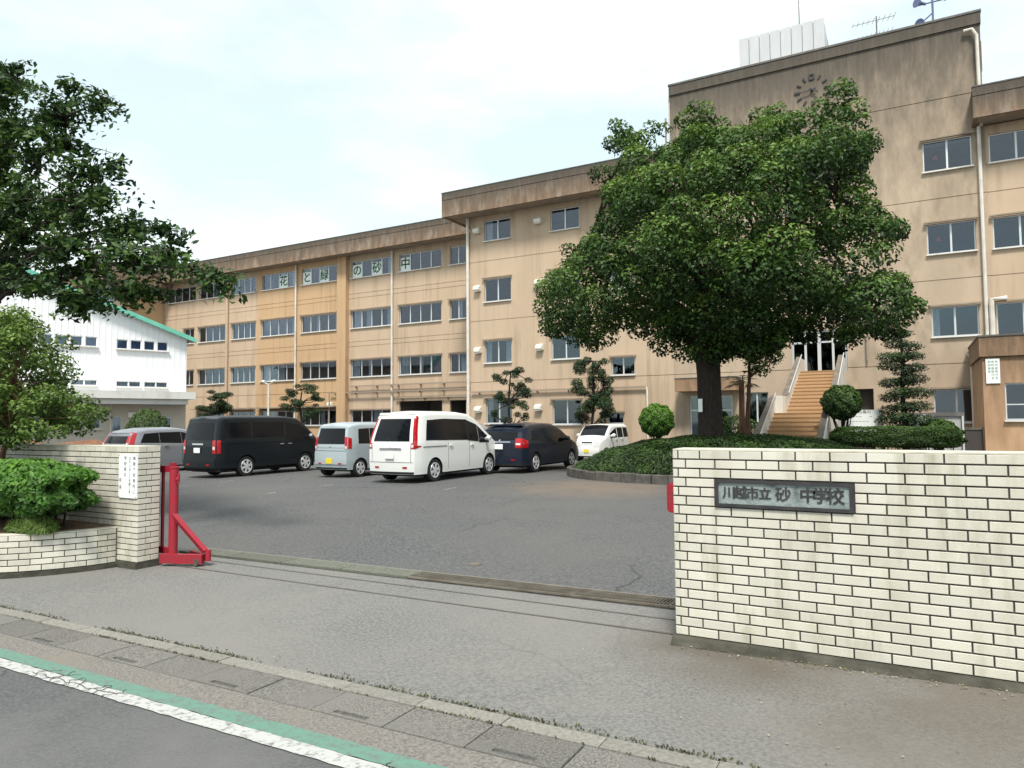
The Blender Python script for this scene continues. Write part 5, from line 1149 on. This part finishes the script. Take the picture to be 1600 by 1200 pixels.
for k in range(110):                                   # small sprays breaking the outline
    i = random.randrange(len(BIG)); a = BIG[i]; b = BIG[(i + 1) % len(BIG)]; t = random.random(); x = a[0] + (b[0] - a[0]) * t; z = a[1] + (b[1] - a[1]) * t
    cx_, cz_ = -5.2, 7.0; dx, dz = cx_ - x, cz_ - z; L = math.hypot(dx, dz); sp = random.uniform(.02, .4); x += dx / L * sp; z += dz / L * sp; 
    if -2.75 < x < -1.55 and z > 9.8: continue
    cs.append((x, by + random.uniform(-.9, .9), z)); rs.append(random.uniform(.22, .42))
for (x, z) in [(-7.75, 10.9), (-7.45, 10.5), (-6.6, 10.6), (-6.2, 10.45), (-4.95, 10.8), (-5.25, 10.9), (-1.25, 10.45), (-2.95, 10.3)]: cs.append((x, by, z)); rs.append(.26)
for k in range(26):                                    # dark low foliage where the limbs leave the trunk
    a = random.uniform(0, 6.28); q = random.uniform(.7, 2.6); cs.append((bx + .2 + q * math.cos(a), by + q * .7 * math.sin(a), random.uniform(3.75, 4.5))); rs.append(random.uniform(.32, .55))
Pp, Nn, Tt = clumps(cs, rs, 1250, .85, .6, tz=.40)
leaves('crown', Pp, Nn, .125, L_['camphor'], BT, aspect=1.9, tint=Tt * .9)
forks = [Vector((bx, by, 4.0)), Vector((bx - .05, by, 4.9)), Vector((bx - .1, by, 5.6)), Vector((bx, by, 3.5))]; mains = []
for k in range(9):
    a = 2 * math.pi * k / 9 + .3; e = Vector((bx + 3.6 * math.cos(a), by + 2.2 * math.sin(a), random.uniform(5.6, 8.2))); mains.append(limb(mb, forks[k % 4], e, .22, .08, .25, 6, 7))
for c, r in list(zip(cs, rs))[:212:2]:
    c = Vector(c); best = min((p for m_ in mains for p in m_[1:]), key=lambda p: (p - c).length); limb(mb, best, c, .055, .012, .2, 4, 4)
mb.build('trunk', M_['bark'], BT, smooth=True)
mb = MB(); mb.box(-5.25, -5.13, by - .40, by - .385, 1.95, 2.32); mb.build('tree_tag', M_['paper'], BT)

# large cherry reaching in from the left
CT = thing('cherry_tree', 'large cherry tree reaching in from the left with long drooping leafy branches', 'tree')
CH = [(-19, 11), (-17.07, 9.81), (-15.45, 8.59), (-14.49, 8.16), (-13.19, 7.96), (-12.1, 7.46), (-12.17, 7.22), (-13.16, 7.3), (-12.94, 6.96), (-12.13, 6.28), (-12.02, 5.87), (-11.19, 5.3), (-10.42, 4.97), (-10.58, 4.78), (-9.54, 4.29), (-8.9, 3.96), (-8.6, 3.82), (-9.08, 3.77), (-9.37, 3.51), (-9.67, 3.66), (-10.3, 3.82), (-10.71, 3.68), (-11.14, 3.9), (-11.67, 3.88), (-12.02, 3.53), (-12.6, 3.79), (-13.2, 3.91), (-14.06, 4.25), (-15.21, 4.38), (-16.72, 4.5), (-19, 4.6)]
mb = MB(); bp = Vector((-17.6, 7.6, 0)); mb.tube([bp, bp + Vector((.05, 0, 1.4)), bp + Vector((.15, -.1, 3.0)), bp + Vector((.1, -.1, 4.6)), bp + Vector((0, 0, 6.5))], [.42, .32, .28, .22, .15], 12)
tips = [((-8.75, 6.9, 3.86), 4.2, .055), ((-9.5, 6.6, 4.3), 4.4, .055), ((-10.4, 7.2, 4.9), 4.5, .055), ((-11.3, 6.7, 5.4), 4.0, .08), ((-12.0, 7.3, 6.3), 4.4, .08), ((-12.0, 7.0, 7.35), 5.2, .07), ((-13.1, 7.2, 7.9), 5.4, .07), ((-12.2, 6.8, 3.75), 4.3, .04), ((-13.3, 7.5, 4.1), 4.2, .04), ((-14.5, 6.5, 8.1), 5.6, .06), ((-15.4, 7.3, 8.9), 6, .06), ((-13.4, 6.4, 5.6), 4.2, .07), ((-14.6, 7.6, 5.2), 4, .06), ((-14.4, 6.6, 6.8), 5, .06), ((-10.8, 7.0, 3.85), 4.3, .04), ((-17, 8.2, 9.3), 6, .06), ((-14.5, 5.2, 5.0), 4, .06), ((-15.5, 9.0, 6.8), 5, .06)]
br = []
for tpt, z0, r0 in tips:
    br += limb(mb, bp + Vector((.12, -.08, z0)), tpt, r0, .01, .22, 10, 6)[2:]
P = []; N = []; Tn = []; k = 0
twigs = []
for tpt, z0, r0 in tips:
    tv = Vector(tpt)
    for k in range(9): twigs.append((tv + Vector((-.25, 0, .03)), tv + Vector((random.uniform(-.25, .3), random.uniform(-.3, .3), random.uniform(-.3, .12)))))
for q in range(4300):
    x = random.uniform(-18.5, -8.5); z = random.uniform(3.4, 10.2)
    if not poly_in(CH, x, z): continue
    if math.sin(x * 2.9 + 1.3 * math.sin(z * 2.1)) + math.sin(z * 4.1 + x * 1.1) + random.gauss(0, .35) < -.75: continue
    y = 7 + random.gauss(0, .55); v = Vector((x, y, z)); b0 = min(br, key=lambda p: (p - v).length)
    if (b0 - v).length > 1.25 + .5 * math.sin(x * 2.3 + z * 3.1): continue
    twigs.append((b0, v))
for i, (a, v) in enumerate(twigs):
    if i % 3 == 0: limb(mb, a, v, .014, .004, .2, 3, 3)
    dr = (v - a).normalized() if (v - a).length > .01 else Vector((1, 0, 0)); tt = random.uniform(.15, .75)
    for j in range(17):
        t = j / 17; w = a.lerp(v, .35 + .65 * t) + Vector((random.gauss(0, .07), random.gauss(0, .07), random.gauss(0, .05) - .05 * t)); P.append(w); N.append((random.gauss(0, .3), -.35, .75)); Tn.append(tt + .1 * t)
leaves('crown', P, N, .135, L_['cherry'], CT, aspect=2.1, tint=np.array(Tn), droop=.9); mb.build('trunk', M_['bark'], CT, smooth=True)

# young bright tree in the planter
YT = thing('garden_tree', 'small bright green leafy tree leaning in the left planter before the gate wall', 'tree')
YO = [(x_ - .22, z_) for x_, z_ in [(-11.29, 3.5), (-10.6, 3.3), (-10.1, 3.12), (-9.86, 2.77), (-9.55, 2.58), (-9.42, 2.24), (-9.05, 1.91), (-9.22, 1.55), (-9.72, 1.40), (-10.49, 1.43), (-12.25, 1.39), (-13.2, 2.2), (-12.6, 3.5)]]
mb = MB(); base = Vector((-11.15, 5.1, .4)); mb.tube([base, base + Vector((.08, .02, .5)), base + Vector((.22, .05, 1.05)), base + Vector((.35, .1, 1.7)), base + Vector((.35, .1, 2.4))], [.05, .04, .035, .025, .015], 8)
cs = []; rs = []
for q in range(4000):
    x = random.uniform(-13.2, -8.9); z = random.uniform(1.35, 3.55)
    if len(cs) > 190 or not poly_in(YO, x, z): continue
    d = poly_dist(YO, x, z)
    if d < .1: continue
    cs.append((x, 5.2 + random.uniform(-.75, .75) * min(1, d * 2.2), z)); rs.append(random.uniform(.14, .28))
Pp, Nn, Tt = clumps(cs, rs, 4200, .75, .3); zt_ = (Pp[:, 2] - 1.3) / 2.2; keep = rng.uniform(0, 1, len(Pp)) > (zt_ > .45) * .35
leaves('crown', Pp[keep], Nn[keep], .062, L_['young'], YT, aspect=1.7, tint=(Tt * .8 + .25 * zt_)[keep])
for c in cs[::2]: limb(mb, base + Vector((.35, .06, random.uniform(1.0, 2.0))), c, .016, .004, .2, 4, 4)
mb.build('trunk', M_['bark_red'], YT, smooth=True)

# clipped shrub in the planter, grass tuft below
def blob_leaves(nm, c, rad, n, size, mt_, par, seed=0, top_only=False, aspect=1.8, boxy=2.0, tb=.2, ts=.55):
    d = rng.normal(0, 1, (n, 3)); d /= np.linalg.norm(d, axis=1)[:, None]
    if boxy != 2.0:
        k = (np.abs(d) ** boxy).sum(1) ** (-1 / boxy); d2 = d * k[:, None]
    else: d2 = d
    lump = 1 + .06 * np.sin(d[:, 0] * 9 + seed) * np.sin(d[:, 2] * 8 + 1) + .04 * np.sin(d[:, 1] * 13 + d[:, 0] * 11)
    r = lump * (1 - np.abs(rng.normal(0, .07, n))); P = np.asarray(c) + d2 * np.asarray(rad) * r[:, None]
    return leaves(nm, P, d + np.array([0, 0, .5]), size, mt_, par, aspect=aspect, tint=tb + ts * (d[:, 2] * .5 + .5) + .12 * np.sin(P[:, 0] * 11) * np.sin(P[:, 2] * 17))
AZ = thing('clipped_shrub', 'bright green clipped shrub filling the left planter beside the notice', 'shrub')
blob_leaves('foliage', (-11.0, 4.92, .93), (2.2, .47, .34), 21000, .075, L_['azalea'], AZ, 3, boxy=3.6, tb=.05, ts=.62)
blob_leaves('inner_foliage', (-11.0, 4.92, .90), (2.05, .38, .27), 9000, .06, L_['hedge'], AZ, 5, boxy=3.6)
mb = MB()
for k in range(60):
    x = random.uniform(-12.8, -9.2); y = random.uniform(4.7, 5.2); limb(mb, (x, y, .38), (x + random.uniform(-.2, .2), y + random.uniform(-.1, .1), .9), .014, .007, .2, 3, 4)
mb.build('stems', M_['bark'], AZ)
GT = thing('grass_tuft', 'low tuft of fine grass under the clipped shrub in the left planter', 'grass tuft')
n = 5000; a = rng.uniform(0, 2 * np.pi, n); r = rng.uniform(0, 1, n) ** .6; P = np.stack([-9.40 + .40 * r * np.cos(a), 4.76 + .2 * r * np.sin(a), .45 + .13 * (1 - r ** 2) + rng.uniform(0, .04, n)], 1)
leaves('blades', P, np.stack([np.cos(a), np.sin(a) - .3, np.full(n, .3)], 1), .13, L_['grass'], GT, aspect=9, droop=-1.2, tint=rng.uniform(.1, .8, n))

# round bushes
def bush(label, c, rad, mt_, n=7000, size=.09, stem=True, name='round_bush'):
    T = thing(name, label, 'bush', (c[0], c[1], g(c[0], c[1]))); z0 = g(c[0], c[1]); blob_leaves('foliage', (0, 0, c[2] - z0), rad, n, size, mt_, T, c[0], tb=.15, ts=.7)
    mb = MB(); mb.tube([(0, 0, 0), (0.02, 0, c[2] - z0)], [.06, .04], 7)
    for k in range(14): a = random.uniform(0, 6.28); limb(mb, (0, 0, max(.15, (c[2] - z0) * .3)), (rad[0] * .7 * math.cos(a), rad[1] * .7 * math.sin(a), c[2] - z0 + random.uniform(-.3, .4) * rad[2]), .025, .008, .2, 4, 5)
    mb.build('stems', M_['bark'], T); return T
bush('round bright green bush left of the canopied door', (-9.66, 30, 1.72), (.76, .66, .72), L_['azalea'], 9000)
bush('round dark green clipped bush right of the entrance steps', (-2.05, 26.4, 2.28), (.62, .6, .58), L_['hedge'], 9000)
bush('dense green bush in front of the gymnasium wall', (-30.6, 20.3, 1.5), (.85, .85, .9), L_['hedge'], 6000)
bush('flat dark bush at the right corner of the gymnasium', (-33, 26, 1.2), (1.0, .8, .45), L_['pine'], 4000)
bush('low mounded bush in front of the concrete screen wall', (.75, 26.9, 1.30), (.55, .45, .40), L_['hedge'], 6000)
bush('small dark bush at the foot of the palm behind the big tree', (-6.1, 29, 1.2), (1.1, .6, .7), L_['hedge'], 5000)
CHG = thing('clipped_hedge', 'long low clipped hedge at the right, in front of the cloud-pruned tree', 'hedge')
blob_leaves('foliage', (-.5, 26, 1.14), (1.85, .42, .33), 30000, .06, L_['hedge'], CHG, 2, boxy=5)
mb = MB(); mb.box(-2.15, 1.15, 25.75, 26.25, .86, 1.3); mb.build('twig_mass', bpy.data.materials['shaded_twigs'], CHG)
mb = MB()
for k in range(70): x = random.uniform(-2.2, 1.2); y = random.uniform(25.7, 26.2); mb.tube([(x, y, .1), (x + random.uniform(-.15, .15), y, .95)], .014, 4)
mb.build('stems', M_['bark'], CHG)
mb = MB(); mb.box(-3.2, 1.5, 24.9, 28.8, -.2, .5); bedo = mb.build('soil_bed', M_['soil']); tag(bedo, 'brown earth bed under the clipped hedge beside the steps', 'flower bed')

def pads_tree(label, x, y, pads, trunk, mt_, leaf=.07, per=2600, name='pruned_tree', bark='bark', sq=.5):
    z0 = g(x, y); T = thing(name, label, 'tree', (x, y, z0)); Pp, Nn, Tt = clumps([(p[0], p[1], p[2]) for p in pads], [p[3] for p in pads], per, sq, .35)
    leaves('crown', Pp, Nn, leaf, L_[mt_], T, aspect=2.2, tint=Tt); mb = MB(); mb.tube(trunk, [.11 - .08 * i / (len(trunk) - 1) for i in range(len(trunk))], 8)
    for p in pads:
        q = min((Vector(t) for t in trunk), key=lambda v: abs(v.z - p[2] + .25) + .3 * (v - Vector(p[:3])).length); limb(mb, q, (p[0], p[1], p[2] - .05), .035, .01, .25, 4, 5)
    mb.build('trunk', M_[bark], T, smooth=True); return T
# cloud-pruned tree
pads = []
for z, w in ((.95, .58), (1.35, .66), (1.75, .72), (2.15, .62), (2.62, .55), (3.05, .55), (3.42, .52), (3.85, .34), (4.15, .2)):
    for s in ((-1, 0, 1) if w > .5 else (-1, 1)): pads.append((s * w * .62 + random.uniform(-.06, .06), random.uniform(-.2, .2), z + random.uniform(-.09, .09) + .2, random.uniform(.36, .48) if w > .3 else .3))
pads_tree('cloud-pruned garden tree with stacked dark leaf pads behind the clipped hedge', -.22, 27, pads, [(0, 0, 0), (.03, 0, 1.2), (-.02, 0, 2.4), (.02, 0, 3.4), (0, 0, 4.2)], 'pine', .08, 3300, 'cloud_pruned_tree', sq=.45)
def loose(w, z0, z1, n, r=(.18, .34)): return [(random.uniform(-w, w) * (1 - .35 * abs(k / n - .45)), random.uniform(-.5, .5), z0 + (z1 - z0) * k / n + random.uniform(-.1, .1), random.uniform(*r)) for k in range(n)]
pads_tree('airy pruned garden tree in front of the middle block, behind the navy wagon', -17.0, 30, loose(1.15, 1.9, 4.3, 34, (.16, .30)), [(0, 0, 0), (.05, 0, 1.4), (-.05, 0, 2.6), (.1, 0, 4.2)], 'pine', .095, 3600, sq=.7)
pads_tree('denser pruned garden tree between the airy one and the round bright bush', -14.1, 33.5, loose(1.05, 1.8, 5.0, 40, (.24, .42)), [(0, 0, 0), (-.1, 0, 1.4), (.1, 0, 2.8), (0, 0, 4.8)], 'pine', .095, 3600, sq=.7)
pads_tree('irregular pruned tree in front of the orange wall behind the black van', -34.0, 33, loose(1.5, 2.3, 4.3, 26, (.24, .42)), [(0, 0, 0), (.1, 0, 1.8), (-.1, 0, 3.0), (.1, 0, 4.0)], 'pine', .10, 2400)
pads_tree('twin-topped pruned tree between the gymnasium and the black van', -41.8, 33, loose(.8, 2.6, 4.1, 18, (.3, .45)) + [(-1.6 + random.uniform(-.5, .5), 0, 2.6 + random.uniform(-.3, .4), .4) for k in range(6)], [(0, 0, 0), (.1, 0, 1.6), (0, 0, 2.6), (.1, 0, 3.8)], 'pine', .10, 2400)
pads_tree('slender tree with a reddish trunk standing behind and right of the big tree', -4.75, 24.5, [(random.uniform(-.9, .9), random.uniform(-.5, .5), random.uniform(3.1, 4.2), random.uniform(.25, .4)) for k in range(16)], [(0, 0, 0), (-.02, 0, 1.5), (.08, 0, 3.0), (.1, 0, 4.2)], 'camphor', .11, 1500, 'slender_tree', 'bark_red', .8)
pads_tree('thin brown-trunked tree just right of the big trunk', -6.15, 26.5, [(random.uniform(-.5, .5), random.uniform(-.5, .5), random.uniform(4.2, 5.4), random.uniform(.25, .4)) for k in range(12)], [(0, 0, 0), (.02, 0, 1.5), (-.03, 0, 3.0), (0, 0, 5.2)], 'camphor', .11, 1500, 'slender_tree', 'bark_red', .8)
PM = thing('fan_palm', 'short fan palm with drooping fronds between the two slender trunks', 'palm', (-6.15 + .6, 27.5, .1))
mb = MB(); mb.tube([(0, 0, 0), (0, 0, 1.6), (.02, 0, 3.1)], [.13, .11, .10], 8); mb.build('trunk', M_['bark_red'], PM)
for k in range(16):
    a = 2 * math.pi * k / 16 + random.uniform(-.15, .15); el_ = random.uniform(-.5, .9); mb = MB(); d = Vector((math.cos(a), math.sin(a), 0))
    st_ = Vector((.02, 0, 3.1)); c = st_ + d * .35 * math.cos(el_) + Vector((0, 0, .35 * math.sin(el_))); mb.tube([st_, c], .012, 4)
    for j in range(9):
        b = (j - 4) * .2; dd = Vector((d.x * math.cos(b) - d.y * math.sin(b), d.x * math.sin(b) + d.y * math.cos(b), math.sin(el_) * .6)); sd_ = Vector((-dd.y, dd.x, 0)) * .022
        mb.face([c - sd_ * .3, c + dd * .2 - sd_, c + dd * .42 + Vector((0, 0, -.10)), c + dd * .2 + sd_])
    mb.build('frond', L_['pine'], PM)
# reddish bank beyond the left wall
mb = MB(); R = []
for i in range(13):
    x = -30 + i * .95; R.append([mb.pt((x, 13.2 + .0 * i, .05)), mb.pt((x, 14.0, .75 + .35 * math.sin(i * .5) if 0 < i < 12 else .05)), mb.pt((x, 15.6, .75 + .4 * math.sin(i * .5 + .5) if 0 < i < 12 else .05)), mb.pt((x, 16.8, .05))])
for i in range(12):
    for k in range(3): mb.idx([R[i][k], R[i + 1][k], R[i + 1][k + 1], R[i][k + 1]])
bk = mb.build('earth_bank', M_['red_soil']); bk.location = (-9.2, 1.2, .5); tag(bk, 'red-brown earth bank beyond the left gate wall', 'earth bank')
# fallen leaves along the wall foot and on the apron: uncountable
n = 420; X = rng.uniform(-8, 3, n); Y = np.where(rng.uniform(0, 1, n) < .7, 5.46 - rng.exponential(.06, n), rng.uniform(3.8, 5.4, n)); X = np.where(Y > 5.2, rng.uniform(-1.6, 3, n), X)
lt = leaves('fallen_leaves', np.stack([X, Y, np.array([g(a, b) for a, b in zip(X, Y)]) + .006], 1), np.tile([0, 0, 3.0], (n, 1)), .022, leaf_mat('dry_leaf', (.12, .08, .04), (.22, .17, .09), (.4, .36, .25), .1)); lt['kind'] = 'stuff'
